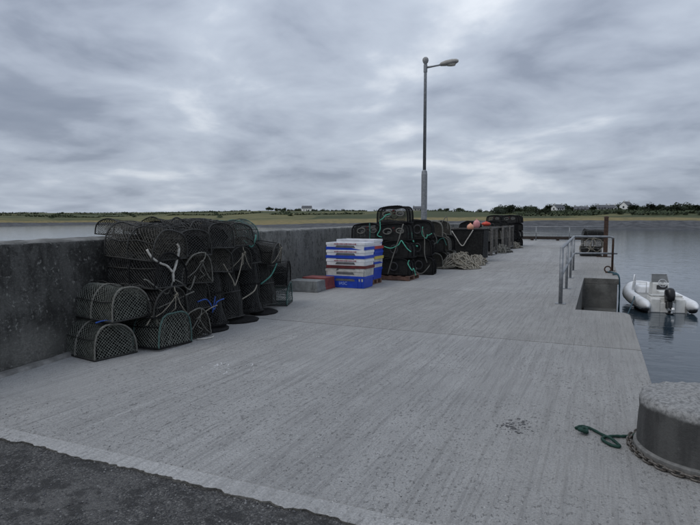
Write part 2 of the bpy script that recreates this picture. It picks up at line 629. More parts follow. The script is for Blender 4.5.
M_SCREEN = pmat('smoked_screen', (0.16, 0.165, 0.165), (0.11, 0.115, 0.115), 3, 0.2)
M_ALU = pmat('bare_aluminium', (0.55, 0.56, 0.57), (0.42, 0.43, 0.44), 10, 0.4, 0.0, 0.5)
M_LAMPGLASS = pmat('lamp_lens', (0.55, 0.52, 0.45), (0.42, 0.40, 0.34), 10, 0.25)
M_CHAIN = pmat('worn_chain', (0.22, 0.20, 0.18), (0.08, 0.07, 0.06), 40, 0.6, 0.2, 0.5)
M_HWALL = pmat('house_render', (0.80, 0.80, 0.78), (0.70, 0.70, 0.68), 0.5, 0.8)
M_HGREY = pmat('house_render_grey', (0.42, 0.42, 0.41), (0.34, 0.34, 0.33), 0.5, 0.8)
M_SLATE = pmat('slate_roof', (0.10, 0.105, 0.115), (0.07, 0.072, 0.08), 1.0, 0.7)
M_PANE = pmat('window_pane', (0.04, 0.045, 0.05), (0.03, 0.03, 0.035), 2.0, 0.2)
M_LEAF = [pmat('leaf_dark', (0.030, 0.044, 0.020), (0.018, 0.028, 0.014), 0.8, 0.8),
          pmat('leaf_mid', (0.045, 0.062, 0.026), (0.026, 0.038, 0.018), 0.8, 0.8)]
M_BARK = pmat('bark', (0.06, 0.05, 0.04), None, 3, 0.9)
M_STONE = [pmat('stone_dark', (0.085, 0.085, 0.088), (0.05, 0.05, 0.052), 30, 0.85),
           pmat('stone_pale', (0.24, 0.24, 0.235), (0.14, 0.14, 0.14), 30, 0.85)]
M_PAINT = pmat('white_scrape', (0.60, 0.60, 0.60), (0.45, 0.45, 0.45), 60, 0.8)

# ------------------------------------------------------------------ setting
SEA = -2.1
w = MB()
w.add([(-6000, -600, 0), (6000, -600, 0), (6000, 9000, 0), (-6000, 9000, 0)], [(0, 1, 2, 3)])
o = w.build('sea', M_WATER, loc=(0, 0, SEA))
tag(o, 'calm grey-blue sea water around the pier', kind='structure')


def interp(tab, x):
    if x <= tab[0][0]:
        return tab[0][1:]
    for a, b in zip(tab, tab[1:]):
        if x <= b[0]:
            t = (x - a[0]) / (b[0] - a[0])
            t = t * t * (3 - 2 * t)
            return tuple(p + (q - p) * t for p, q in zip(a[1:], b[1:]))
    return tab[-1][1:]


# bearing (deg right of the view axis): shore range, then heights of bank top, dune top, hill top, range of hill
LAND = [
    (-44, 380, -0.4, 1.0, 9.5, 820),
    (-32, 375, -0.3, 1.2, 9.6, 820),
    (-24, 440, -0.5, 1.2, 10.5, 850),
    (-15, 330, -1.0, 1.0, 11.8, 760),
    (-8, 262, -0.9, 1.8, 10.8, 600),
    (-1, 245, -0.2, 2.6, 9.2, 520),
    (8, 238, 0.6, 2.6, 7.8, 430),
    (16, 236, 1.2, 2.8, 6.4, 380),
    (24, 240, 1.4, 3.0, 6.4, 390),
    (34, 250, 1.5, 3.0, 6.8, 400),
    (46, 260, 1.5, 3.0, 7.0, 400),
]


def land_point(bear, rr):
    """bear: degrees right of view axis; returns world x, y, z, zone"""
    rs, hb, hd, hh, rh = interp(LAND, bear)
    wob = 5.0 * noise.noise(Vector((bear * 0.35, 1.3, 0)))
    rs += wob
    r1 = rs + 22
    r2 = r1 + max(10.0, min(53.0 - max(0.0, min(33.0, (bear - 2) * 3.3)), 10 + (bear + 22) * 4.0))
    if rr < rs:
        z, zone = SEA - 0.05 * (rs - rr) - 0.05, 0.0
    elif rr < r1:
        t = (rr - rs) / (r1 - rs)
        z, zone = SEA - 0.05 + (hb - SEA) * t, t
    elif rr < r2:
        t = (rr - r1) / (r2 - r1)
        z, zone = hb + (hd - hb) * t, 1 + t
    elif rr < rh:
        t = (rr - r2) / (rh - r2)
        z, zone = hd + (hh - hd) * (t ** 0.8), 2 + t
    else:
        z, zone = hh - (rr - rh) * 0.012, 3.0
    az = R(bear) - YAW
    x, y = rr * math.sin(az), rr * math.cos(az)
    if rr > rs:
        k = min(1.0, (rr - rs) / 40)
        z += k * (0.9 * noise.noise(Vector((x * 0.02, y * 0.02, 3))) + 0.35 * noise.noise(Vector((x * 0.09, y * 0.09, 1))))
    return x, y, z, zone


bears = [-46 + i * 0.4 for i in range(int(94 / 0.4) + 1)]
radii = [180 + 8 * i for i in range(40)] + [500 + 20 * i for i in range(30)] + [1150, 1300, 1500]
lm = MB()
zones = []
for bb in bears:
    for rr in radii:
        x, y, z, zn = land_point(bb, rr)
        lm.v.append((x, y, z))
        zones.append(zn)
nr = len(radii)
for i in range(len(bears) - 1):
    for j in range(nr - 1):
        a = i * nr + j
        lm.f.append((a, a + nr, a + nr + 1, a + 1))


def land_material():
    m = Mat('shore_and_fields')
    P = m.geo()
    at = m.n.new('ShaderNodeAttribute')
    at.attribute_name = 'zone'
    zf = at.outputs['Fac']
    n1 = m.noise(P, 0.05, 5, 0.6)
    n2 = m.noise(P, 0.35, 5, 0.65)
    zf = m.math('ADD', zf, m.math('MULTIPLY_ADD', n1, 0.5, -0.25))
    shing = m.mix(m.rng(n2, 0.35, 0.65), (0.048, 0.050, 0.054), (0.095, 0.097, 0.102))
    dry = m.mix(m.rng(n2, 0.3, 0.7), (0.235, 0.185, 0.080), (0.125, 0.112, 0.052))
    fields = m.voro(P, 0.011, out='Color')
    bw = m.n.new('ShaderNodeRGBToBW')
    m.l.new(fields, bw.inputs[0])
    gr = m.mix(m.rng(bw.outputs[0], 0.2, 0.8), (0.055, 0.066, 0.028), (0.140, 0.132, 0.058))
    gr = m.mix(m.rng(n1, 0.4, 0.65, 0, 0.55), gr, (0.045, 0.055, 0.025))
    col = m.mix(m.rng(zf, 0.92, 1.05), shing, dry)
    col = m.mix(m.rng(zf, 1.55, 1.95), col, gr)
    return m.out(col, 0.9, m.bump(n2, 0.6, 0.5), 0.0, 0.2)


o = lm.build('far_shore_terrain', land_material(), smooth=True)
at = o.data.attributes.new('zone', 'FLOAT', 'POINT')
at.data.foreach_set('value', zones)
tag(o, 'low green fields above a grey shingle shore across the water', kind='structure')

# ---- pier body, slabs
EDGE = 0.50
XW = -7.9
RX, RU0, RU1 = -0.34, 10.35, 16.15          # stair recess
U_END = 44.0
pier = empty('pier_deck', (0, 0, 0))
tag(pier, 'pale brushed concrete pier deck laid in slabs', kind='structure')
body = MB()
body.prism([(XW, 2.45), (1.35, 2.45), (1.35, 5.05), (EDGE - .03, 5.35), (EDGE - .03, RU0 + .03), (RX - .03, RU0 + .03), (RX - .03, RU1 - .03),
            (EDGE - .03, RU1 - .03), (EDGE - .03, U_END - .03), (XW, U_END - .03)], -5, -0.151)
o = body.build('pier_body', M_SIDE, pier)
JOINTS = [2.67, 7.40, 12.15, 16.95, 21.7, 26.5, 31.3, 36.1, 40.6, U_END]
J = 0.008


def rounded(poly_, idx, rad, n=6):
    """round the listed corners of a polygon"""
    out = []
    m = len(poly_)
    for i, p in enumerate(poly_):
        if i not in idx:
            out.append(p)
            continue
        p = Vector(p)
        a = (Vector(poly_[i - 1]) - p).normalized()
        b = (Vector(poly_[(i + 1) % m]) - p).normalized()
        s, e_ = p + a * rad, p + b * rad
        for k in range(n + 1):
            t = k / n
            q = s * (1 - t) ** 2 + p * 2 * t * (1 - t) + e_ * t * t
            out.append((q.x, q.y))
    return out


def slab(poly_, mat, z1=0.0):
    mb_ = MB()
    mb_.prism(poly_, -0.15, z1)
    return mb_.build('slab', mat, pier, bevel=0.012)


for i in range(len(JOINTS) - 1):
    a, b = JOINTS[i] + J, JOINTS[i + 1] - J
    if i == 0:
        p = rounded([(XW, a), (1.3, a), (1.3, 5.0), (EDGE, 5.35), (EDGE, b), (XW, b)], {2, 3}, 0.25)
    elif i == 1:
        p = rounded([(XW, a), (EDGE, a), (EDGE, RU0), (RX, RU0), (RX, b), (XW, b)], {2}, 0.28)
    elif i == 2:
        p = [(XW, a), (RX, a), (RX, RU1), (EDGE, RU1), (EDGE, b), (XW, b)]
    else:
        p = [(XW, a), (EDGE, a), (EDGE, b), (XW, b)]
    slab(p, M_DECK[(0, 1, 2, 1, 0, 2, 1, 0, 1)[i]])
# pale smooth end strip where the slab meets the gravel
st = MB()
npt = 420
top = []
for k in range(npt + 1):
    x = XW + (1.3 - XW) * k / npt
    top.append((x, 2.53 + 0.035 * noise.noise(Vector((x * 2.4, 0.2, 0))) + 0.03 * noise.noise(Vector((x * 9.0, 4.2, 0))) + 0.02 * noise.noise(Vector((x * 27.0, 4.2, 0)))))
poly = top + [(1.3, 2.67 + .006), (XW, 2.67 + .006)]
st.prism(poly, -0.15, 0.003)
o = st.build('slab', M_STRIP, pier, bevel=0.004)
tag(o, 'paler smooth end strip along the gravel')
# hairline trowel groove along the strip, and worn low tarmac in front
ap = MB()
nx, ny = 90, 60
for j in range(ny + 1):
    for i in range(nx + 1):
        x = -9 + 11.0 * i / nx
        y = -6 + 8.60 * j / ny
        z = -0.012 + 0.008 * noise.noise(Vector((x * 1.1, y * 1.1, 0))) + 0.006 * noise.noise(Vector((x * 5, y * 5, 3)))
        ap.v.append((x, y, z))
for j in range(ny):
    for i in range(nx):
        a = j * (nx + 1) + i
        ap.f.append((a, a + 1, a + nx + 2, a + nx + 1))
o = ap.build('gravel_approach', M_ASPH, smooth=True)
tag(o, 'dark worn tarmac and gravel in front of the pier', kind='structure')
b2 = MB()
b2.box(-9, 2, -6, 2.44, -5, -0.05)
o = b2.build('approach_embankment', M_SIDE)
tag(o, 'concrete embankment under the gravel approach', kind='structure')


def stone_verts(r_, seed):
    q = random.Random(seed)
    t = (1 + 5 ** 0.5) / 2
    vs_ = [(-1, t, 0), (1, t, 0), (-1, -t, 0), (1, -t, 0), (0, -1, t), (0, 1, t), (0, -1, -t), (0, 1, -t), (t, 0, -1), (t, 0, 1), (-t, 0, -1), (-t, 0, 1)]
    fs_ = [(0, 11, 5), (0, 5, 1), (0, 1, 7), (0, 7, 10), (0, 10, 11), (1, 5, 9), (5, 11, 4), (11, 10, 2), (10, 7, 6), (7, 1, 8),
           (3, 9, 4), (3, 4, 2), (3, 2, 6), (3, 6, 8), (3, 8, 9), (4, 9, 5), (2, 4, 11), (6, 2, 10), (8, 6, 7), (9, 8, 1)]
    s = (q.uniform(.7, 1.2), q.uniform(.7, 1.2), q.uniform(.4, .8))
    vs_ = [tuple(c * s[i] * r_ / 1.9 * q.uniform(.8, 1.15) for i, c in enumerate(v)) for v in vs_]
    return vs_, fs_


for mi, cnt in ((0, 5200), (1, 2600)):
    g_ = MB()
    for k in range(cnt):
        x = rnd.uniform(-4.6, -0.2)
        y = 2.54 - 1.5 * rnd.random() ** 1.3
        r_ = 0.0018 + (0.010 if mi == 0 else 0.006) * rnd.random() ** 4
        vs_, fs_ = stone_verts(r_, k * 7 + mi)
        z = -0.011 + 0.008 * noise.noise(Vector((x * 1.1, y * 1.1, 0))) + 0.006 * noise.noise(Vector((x * 5, y * 5, 3)))
        g_.add([(a + x, b + y, c + z) for a, b, c in vs_], fs_)
    o = g_.build('gravel', M_STONE[mi])
    tag(o, ('dark' if mi == 0 else 'pale') + ' loose gravel chips scattered over the tarmac', kind='stuff')
g_ = MB()
for k in range(650):
    x = rnd.uniform(-4.6, -0.6)
    y = 2.55 + abs(rnd.gauss(0, 0.35))
    vs_, fs_ = stone_verts(0.0012 + 0.004 * rnd.random() ** 3, k * 3)
    g_.add([(a + x, b + y, c + 0.001) for a, b, c in vs_], fs_)
for k in range(160):                     # mud crumbs out on the slab
    x, y = -0.54 + rnd.gauss(0, 0.07), 4.25 + rnd.gauss(0, 0.09)
    vs_, fs_ = stone_verts(0.002 + 0.016 * rnd.random() ** 4, k * 5)
    g_.add([(a + x, b + y, c * 0.4 + 0.001) for a, b, c in vs_], fs_)
o = g_.build('grit', M_STONE[0])
tag(o, 'dark grit and mud crumbs strewn on the pier slab', kind='stuff')
# pale scrapes on the slab
pm = MB()
for k in range(26):
    x, y = -3.49 + rnd.gauss(0, 0.20), 4.75 + rnd.gauss(0, 0.13)
    L_ = rnd.uniform(0.03, 0.14)
    a = R(75) + rnd.gauss(0, 0.5)
    pts = [(x + L_ * t * math.cos(a) + rnd.gauss(0, .006), y + L_ * t * math.sin(a) + rnd.gauss(0, .006)) for t in (0, .3, .6, 1)]
    wd = rnd.uniform(.003, .008)
    n_ = Vector((-math.sin(a), math.cos(a)))
    vs_ = []
    for q, (px, py) in enumerate(pts):
        ww = wd * (0.3 if q in (0, 3) else 1)
        vs_ += [(px + n_.x * ww, py + n_.y * ww, 0.0025), (px - n_.x * ww, py - n_.y * ww, 0.0025)]
    pm.add(vs_, [(0, 1, 3, 2), (2, 3, 5, 4), (4, 5, 7, 6)])
o = pm.build('scrape_mark', M_PAINT, pier)
o['kind'] = 'stuff'

# ---- stairs in the recess
stair = empty('stone_steps', (0, 0, 0))
tag(stair, 'concrete steps sunk into the pier edge inside the railing', 'steps')
for k in range(11):
    m_ = MB()
    u0 = RU0 + 0.03 + k * 0.32
    m_.box(RX - .02, EDGE - 0.04, u0, u0 + 0.325, -5, -0.19 * (k + 1))
    m_.build('step', M_SIDE, stair)
m_ = MB()
m_.box(RX - .02, EDGE - 0.04, RU0 + .03 + 11 * .32 + .001, RU1 - .031, -5, -0.19 * 11 - .02)
m_.build('landing', M_SIDE, stair)
m_ = MB()
m_.box(RX + .01, EDGE - 0.05, RU1 - .42, RU1 - .034, -2.15, -0.78)
m_.build('ledge', M_SIDE, stair, bevel=0.02)


# ---- parapet wall
def xw(u):
    return -5.43 - (min(u, 17.0) - 3.6) * 0.1385


wm = MB()
us = [-5.5 + 0.11 * i for i in range(int(22.5 / 0.11) + 1)] + [17.6 + 0.6 * i for i in range(45)]
us = [u for u in us if u < U_END - .2]
HW = 1.315
prof = [(0.0, 0.0), (0.0, 0.16), (-.004, 0.33), (-.008, .5), (-.012, .66), (-.016, .82), (-.02, .98), (-.024, 1.12), (-.028, 1.22), (-.030, HW - .045), (-.036, HW - .02), (-.06, HW - .002), (-.085, HW), (-.2, HW + .006), (-.38, HW + .008), (-.54, HW),
        (-.60, HW - .03), (-.66, 0.5), (-.72, -5.0)]
for u in us:
    bx = xw(u)
    for k, (dx, z) in enumerate(prof):
        n1 = noise.noise(Vector((u * 1.4, z * 1.4 + k * .01, 0.5))) * 0.016 + noise.noise(Vector((u * 6, z * 6, dx * 8))) * 0.008
        dz = 0.0
        if z > 1.2:
            dz = noise.noise(Vector((u * 0.9, dx * 3, 7))) * 0.012 + noise.noise(Vector((u * 7, dx * 7, 2))) * 0.010
        wm.v.append((bx + dx + (n1 if z > -1 else 0), u, z + dz))
np_ = len(prof)
for i in range(len(us) - 1):
    for k in range(np_ - 1):
        a = i * np_ + k
        wm.f.append((a, a + np_, a + np_ + 1, a + 1))
wm.f.append(tuple(range(np_ - 1, -1, -1)))
wm.f.append(tuple((len(us) - 1) * np_ + k for k in range(np_)))
wall = wm.build('parapet_wall', M_WALL, smooth=True)
tag(wall, 'dark weather-stained concrete parapet wall along the left of the pier', 'wall')
fm = MB()
n_ = 70
for i in range(n_ + 1):
    u = -1.0 + 5.9 * i / n_
    bx = xw(u) + 0.03
    wv = 0.085 + 0.03 * noise.noise(Vector((u * 2.2, 0, 0))) + 0.015 * noise.noise(Vector((u * 9, 0, 0)))
    hv = 0.038 + 0.014 * noise.noise(Vector((u * 3, 5, 0)))
    if i == n_:
        wv, hv = 0.05, 0.01
    fm.v += [(bx, u, 0.001), (bx, u, hv), (bx + wv * .75, u, hv - .006), (bx + wv, u, 0.001)]
for i in range(n_):
    for k in range(3):
        a = i * 4 + k
        fm.f.append((a, a + 1, a + 5, a + 4))
fm.build('footing_kerb', pmat('footing_concrete', (.24, .235, .225), (.12, .118, .112), 7, .85, .6), wall)


# ------------------------------------------------------------------ pots
def arch_profile(W, H, e, n=24):
    raw = []
    for i in range(161):
        a = PI * i / 160
        c, s = math.cos(a), math.sin(a)
        raw.append((-(abs(c) ** e) * math.copysign(1, c) * W / 2, (abs(s) ** e) * H))
    d = [0]
    for p, q in zip(raw, raw[1:]):
        d.append(d[-1] + math.hypot(q[0] - p[0], q[1] - p[1]))
    out = []
    j = 0
    for i in range(n + 1):
        t = d[-1] * i / n
        while j < 159 and d[j + 1] < t:
            j += 1
        f = (t - d[j]) / max(1e-9, d[j + 1] - d[j])
        out.append((raw[j][0] + (raw[j + 1][0] - raw[j][0]) * f, raw[j][1] + (raw[j + 1][1] - raw[j][1]) * f))
    return out, d[-1]


def net_patch(mb, pts, r):
    """pts[i][j] -> Vector or None; weave diamond strands along both diagonals"""
    nu, nv = len(pts), len(pts[0])
    for s in (1, -1):
        for i0 in range(-nv, nu + nv):
            run = []
            for j in range(nv):
                i = i0 + s * j
                p = pts[i][j] if 0 <= i < nu else None
                if p is None:
                    if len(run) > 1:
                        mb.tube(run, r, 3, caps=False)
                    run = []
                else:
                    run.append(p)
            if len(run) > 1:
                mb.tube(run, r, 3, caps=False)


def make_pot(name, W, L, H, e, step, r, hoop_mat, net_mat, frame_mat, seed, wrap=0.012, bridle=None, ring=None, bait=None, dense=False, hoops=3, slats=4, warp=.05, shade_core=False):
    q = random.Random(seed)
    root = empty(name)
    prof_, per = arch_profile(W, H - wrap, e, 28)
    prof_ = [(y, z + wrap * .9) for y, z in prof_]
    # base
    b = MB()
    for y in (-W / 2, W / 2):
        b.tube([(-L / 2, y, wrap), (0, y + q.gauss(0, .004), wrap), (L / 2, y, wrap)], wrap * .95, 6)
    for x in (-L / 2, L / 2):
        b.tube([(x, -W / 2, wrap), (x, 0, wrap), (x, W / 2, wrap)], wrap * .95, 6)
    b.build('base_frame', frame_mat, root, smooth=True)
    sm = MB()
    sm.box(-L / 2, L / 2, -.014, .014, 0, .01)
    sme = sm.mesh('base_slat', frame_mat)
    for k in range(slats):
        s_ = bpy.data.objects.new('base_slat', sme)
        C.objects.link(s_)
        s_.parent = root
        s_.location = (0, -W / 2 + W * (k + 1) / (slats + 1), wrap * .4)
    # hoops, lashed with rope so their thickness beats
    for k in range(hoops):
        x = -L / 2 + L * k / (hoops - 1)
        hm = MB()
        pts = []
        rs = []
        for i in range(57):
            t = i / 56 * 28
            a = int(min(27, t))
            f = t - a
            y = prof_[a][0] * (1 - f) + prof_[a + 1][0] * f
            z = prof_[a][1] * (1 - f) + prof_[a + 1][1] * f
            pts.append((x + q.gauss(0, .002), y, z))
            rs.append(wrap * (1.0 if i % 2 else .78) * q.uniform(.9, 1.12))
        hm.tube(pts, rs, 6)
        hm.build('hoop', hoop_mat, root, smooth=True)
    # rails
    for fr in (0.22, 0.5, 0.78):
        y, z = prof_[int(28 * fr)]
        rm = MB()
        rm.tube([(-L / 2, y, z), (-L / 6, y, z + q.gauss(0, .006)), (L / 6, y, z + q.gauss(0, .006)), (L / 2, y, z)], wrap * .55, 5)
        rm.build('rail', frame_mat, root, smooth=True)
    # cover net
    nm = MB()
    nu, nv = int(per / step), int(L / step)
    fp, _ = arch_profile(W - wrap, H - wrap * 1.6, e, nu)
    grid = []
    sag = [noise.noise(Vector((seed, k * .3, 0))) for k in range(8)]
    for i in range(nu + 1):
        col = []
        y, z = fp[i]
        for j in range(nv + 1):
            x = -L / 2 + L * j / nv
            tt = math.sin(PI * ((j / nv * (hoops - 1)) % 1.0))
            k_ = 1 - 0.05 * tt * (1 + sag[(i // 5) % 8])
            jt = step * .06
            col.append(Vector((x + q.gauss(0, jt), y * k_ + q.gauss(0, jt * .5), wrap + z * k_ + q.gauss(0, jt * .5))))
        grid.append(col)
    net_patch(nm, grid, r)
    if dense:
        g2 = [[Vector((p.x * .97 + step * .4, p.y * .93, p.z * .94 + .01)) for p in c] for c in grid]
        net_patch(nm, g2, r)
    nm.build('net_cover', net_mat, root)
    # end nets
    for sx in (-1, 1):
        em = MB()
        nu2, nv2 = int(W / step), int(H / step)
        grid = []
        for i in range(nu2 + 1):
            col = []
            y = -W / 2 + W * i / nu2
            ytop = max(0.0, 1 - (abs(2 * y / W)) ** (2 / e)) ** (e / 2) * (H - wrap)
            for j in range(nv2 + 1):
                z = H * j / nv2
                if z > ytop + step * .6:
                    col.append(None)
                else:
                    col.append(Vector((sx * (L / 2 - .01) - sx * .035 * math.sin(PI * i / nu2) * math.sin(PI * j / nv2) + q.gauss(0, .003),
                                       y + q.gauss(0, step * .05), wrap * .5 + min(z, ytop) + q.gauss(0, step * .05))))
            grid.append(col)
        net_patch(em, grid, r)
        if dense:
            net_patch(em, [[None if p is None else Vector((p.x - sx * .03, p.y + step * .5, p.z)) for p in c] for c in grid], r)
        em.build('end_net', net_mat, root)
    if shade_core:  # added black shell that paints the pot's shaded inside dark
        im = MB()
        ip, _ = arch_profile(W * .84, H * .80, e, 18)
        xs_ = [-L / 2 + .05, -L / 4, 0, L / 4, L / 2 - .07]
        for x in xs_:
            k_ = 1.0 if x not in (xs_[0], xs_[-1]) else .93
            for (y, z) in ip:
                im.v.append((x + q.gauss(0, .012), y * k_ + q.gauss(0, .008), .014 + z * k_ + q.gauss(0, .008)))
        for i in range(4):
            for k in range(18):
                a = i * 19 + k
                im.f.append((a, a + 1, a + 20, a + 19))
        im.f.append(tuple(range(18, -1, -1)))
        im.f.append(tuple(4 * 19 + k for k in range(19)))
        im.build('interior_shade', M_POT_SHADE, root)
    # funnel entrance
    fm_ = MB()
    cx_, cz_ = 0.0, H * .52
    rr = H * .24
    pts = [(L * .10, rr * math.cos(a) * 1.0, cz_ + rr * math.sin(a)) for a in [2 * PI * k / 16 for k in range(16)]]
    fm_.tube(pts, wrap * .6, 5, closed=True)
    for k in range(10):
        a = 2 * PI * k / 10
        fm_.tube([(L * .10, rr * math.cos(a), cz_ + rr * math.sin(a)), (L * .47, W * .40 * math.cos(a), H * .48 + H * .38 * math.sin(a))], r * 1.1, 3, caps=False)
    fm_.build('funnel', net_mat, root)
    if ring:
        for (fx, yy, zz_, ra, rb, sgn) in ring[1]:
            rm = MB()
            pts = [(sgn * (L / 2 + .006), yy + ra * math.cos(2 * PI * k / 20), zz_ + rb * math.sin(2 * PI * k / 20)) for k in range(20)]
            rm.tube(pts, .016, 5, closed=True)
            rm.build('entrance_ring', ring[0], root, smooth=True)
    if bait:
        for (mt, x, y, z, s) in bait:
            vs_, fs_ = stone_verts(s, int(seed * 31 + x * 100 + y * 10))
            MB().add([(a * .6 + x, b * 1.5 + y, c + z) for a, b, c in vs_], fs_).build('bait_pouch', mt, root)
    if bridle:
        bm_ = MB()
        kx, ky, kz = L / 2 + .05, q.uniform(-.1, .1), H * q.uniform(.35, .75)
        for (yy, zz_) in ((-W * .46, .03), (W * .46, .03), (q.uniform(-.15, .15), H)):
            pts = [(L / 2 + .012, yy, zz_)]
            for t in (.3, .65):
                pts.append((L / 2 + .02 + .03 * t, yy + (ky - yy) * t + q.gauss(0, .012), zz_ + (kz - zz_) * t - .03 * math.sin(PI * t) + q.gauss(0, .01)))
            pts.append((kx, ky, kz))
            bm_.tube(pts, .0065, 5)
        pts = [(kx, ky, kz)]
        for k in range(1, 6):
            pts.append((kx + .012 * math.sin(k * 2), ky + q.gauss(0, .02) * k * .5, kz - .045 * k if kz - .045 * k > .02 else .02))
        bm_.tube(pts, .006, 5)
        bm_.tube([(kx - .02, ky - .02, kz - .02), (kx + .015, ky, kz + .015), (kx, ky + .02, kz - .01)], .013, 6)
        bm_.build('bridle_rope', bridle, root, smooth=True)
    # years of stacking have pulled the whole pot out of true
    done = set()
    for ch in root.children:
        if ch.data in done or ch.name.startswith('base_slat'):
            continue
        done.add(ch.data)
        for v in ch.data.vertices:
            p = v.co
            k_ = warp * max(0.0, p.z / H)
            a_ = noise.noise(Vector((seed * 3.1, p.z * 1.5, p.x * 1.6)))
            b_ = noise.noise(Vector((p.y * 3 + 5, seed * 2.3, p.x * 3.0)))
            c_ = noise.noise(Vector((p.y * 3.2, p.x * 3.2, seed * 1.7)))
            v.co = p + Vector((a_ * .8, b_ * .9, c_ * 1.0)) * k_
    return root


AW, AL, AH = 0.55, 0.80, 0.40
protoA = [
    make_pot('lobster_pot', AW, AL, AH, .78, .040, .0034, M_ROPE_GREY, M_NET[0], M_FRAME, 1, .013, shade_core=True),
    make_pot('lobster_pot', AW, AL, AH, .78, .042, .0034, M_TEALHOOP, M_NET[2], M_FRAME, 2, .012),
    make_pot('lobster_pot', AW, AL, AH, .72, .042, .0035, M_TEALHOOP, M_NET[0], M_RUBBER, 3, .012, warp=.08, shade_core=True),
    make_pot('lobster_pot', AW, AL, AH, .80, .044, .0034, M_FRAME, M_NET[3], M_FRAME, 4, .012, None, warp=.08),
    make_pot('lobster_pot', AW, AL, AH, .75, .042, .0035, M_RUBBER, M_NET[1], M_FRAME, 5, .013, None, warp=.10, shade_core=True),
    make_pot('lobster_pot', AW, AL, AH, .84, .042, .0034, M_ROPE_GREY, M_NET[3], M_FRAME, 6, .010, M_ROPE_GREY, warp=.09, shade_core=True),
    make_pot('lobster_pot', AW, AL, AH, .70, .044, .0036, M_FRAME, M_NET[4], M_FRAME, 7, .012, None, warp=.10, shade_core=True),
    make_pot('lobster_pot', AW, AL, AH, .78, .042, .0035, M_FRAME, M_NET[4], M_RUBBER, 8, .013, M_ROPE_TAN, warp=.10, shade_core=True),
]
sq_ = random.Random(4)
usedA = [False] * len(protoA)


def potA(k, loc, rot, label, group):
    o = protoA[k]
    if usedA[k]:
        o = copy_tree(protoA[k])
    usedA[k] = True
    place(o, loc, rot)
    o.scale = (sq_.uniform(.96, 1.03), sq_.uniform(.95, 1.03), sq_.uniform(.92, 1.0))
    tag(o, label, 'lobster pot', group)
    return o


G1 = 'lobster pots piled against the near wall'
TH = R(7.9)
LAY = 0.352
jit = random.Random(21)
POTS = []      # (variant, x, u, z, rot, label)
netname = ['grey-roped olive-net', 'teal-roped', 'teal-hooped olive-net', 'plain brown-net', 'black-net', 'grey-hooped brown-net', 'charcoal-net', 'charcoal-net tan-bridled']
ordn = ['first', 'second', 'third', 'fourth', 'fifth', 'sixth', 'seventh', 'eighth']
layn = ['on the ground', 'in the second layer', 'in the third layer', 'in the top layer']
a = potA(0, (-5.32, 4.68, 0.002), (0, 0, R(-10)), 'open-meshed grey lobster pot on the ground at the near left end of the pile', G1)
a2 = potA(0, (-5.27, 4.86, AH + .008), (R(1.5), R(1), R(-7)), 'open-meshed grey lobster pot sitting on the nearest pot of the pile', G1)
cols = [5.26, 5.83]
var = {(0, 0): 2, (1, 0): 5, (0, 1): 7, (1, 1): 6, (0, 2): 4, (1, 2): 5, (0, 3): 3, (1, 3): 6,
       (2, 2): 3, (3, 2): 7, (4, 2): 4, (2, 3): 6, (3, 3): 3, (4, 3): 4}
for ci, u in enumerate(cols):
    for la in range(4):
        k = var[(ci, la)]
        dx = jit.gauss(0, .025) + (0.06 if la == 0 else 0)
        potA(k, (xw(u) + .50 + dx, u + jit.gauss(0, .02) + la * .03, la * LAY + .004 + .004 * la), (jit.gauss(0, .05), jit.gauss(0, .03), TH + R(-12) + jit.gauss(0, .13)),
             '%s lobster pot %s, %s column behind the two nearest pots' % (netname[k], layn[la], ordn[ci]), G1)
# pots stood on end carry the upper layers further along
STAND = [6.42, 7.02, 7.62, 8.14]
for i, u in enumerate(STAND):
    for dpt in (0, 1):
        k = (4, 6, 4, 6)[i] if dpt == 0 else 4
        x = -5.10 - .13 * i * .45 - dpt * .46 - (0.02 if i else 0)
        lab = 'black lobster pot stood on end, %s along the foot of the pile, %s' % (ordn[i], 'in front' if dpt == 0 else 'against the wall')
        potA(k, (x - .19, u + jit.gauss(0, .03), AL / 2 + .015), (jit.gauss(0, .015), PI / 2 + R(-9) * (1 - dpt), TH + jit.gauss(0, .12) + R(-18) * (1 - dpt)), lab, G1)
for i, u in enumerate([6.42, 7.02, 7.6]):
    for la in (2, 3):
        if i == 2 and la == 3:
            continue
        k = var[(2 + i, la)]
        potA(k, (xw(u) + .60 + jit.gauss(0, .03), u + jit.gauss(0, .02), .80 + (la - 2) * LAY), (jit.gauss(0, .06), jit.gauss(0, .05), TH + R(-14) + jit.gauss(0, .16)),
             '%s lobster pot %s, %s of those resting on upended pots' % (netname[k], 'on top' if la == 3 else 'below the top layer', ordn[i]), G1)
potA(1, (xw(7.85) + .38, 7.86, .80 + LAY + .01), (R(2), R(-2), PI / 2 + TH), 'teal-roped lobster pot lying lengthwise on top at the far end of the pile', G1)
potA(7, (xw(8.2) + .62, 8.16, .80), (R(-2), R(2), TH + R(6)), 'charcoal-net lobster pot high at the far end, under the lengthwise teal pot', G1)
potA(1, (xw(8.62) + .58, 8.74, 0.004), (0, 0, TH + R(12)), 'teal-roped lobster pot on the ground at the far end of the pile', G1)
potA(4, (xw(8.6) + .60, 8.66, LAY + .03), (R(3), 0, TH + R(16)), 'black-net lobster pot in the second layer at the far end', G1)
# low netting bundles along the wall top
potA(3, (xw(5.3) - .22, 5.75, HW + .012), (R(4), R(2), PI / 2 + TH), 'crushed brown-net lobster pot on the wall top at the near end', G1).scale = (.9, .8, .52)
potA(6, (xw(6.3) - .24, 6.75, HW + .012), (R(-4), R(2), PI / 2 + TH), 'crushed charcoal-net lobster pot on the wall top mid pile', G1).scale = (1.1, .9, .55)


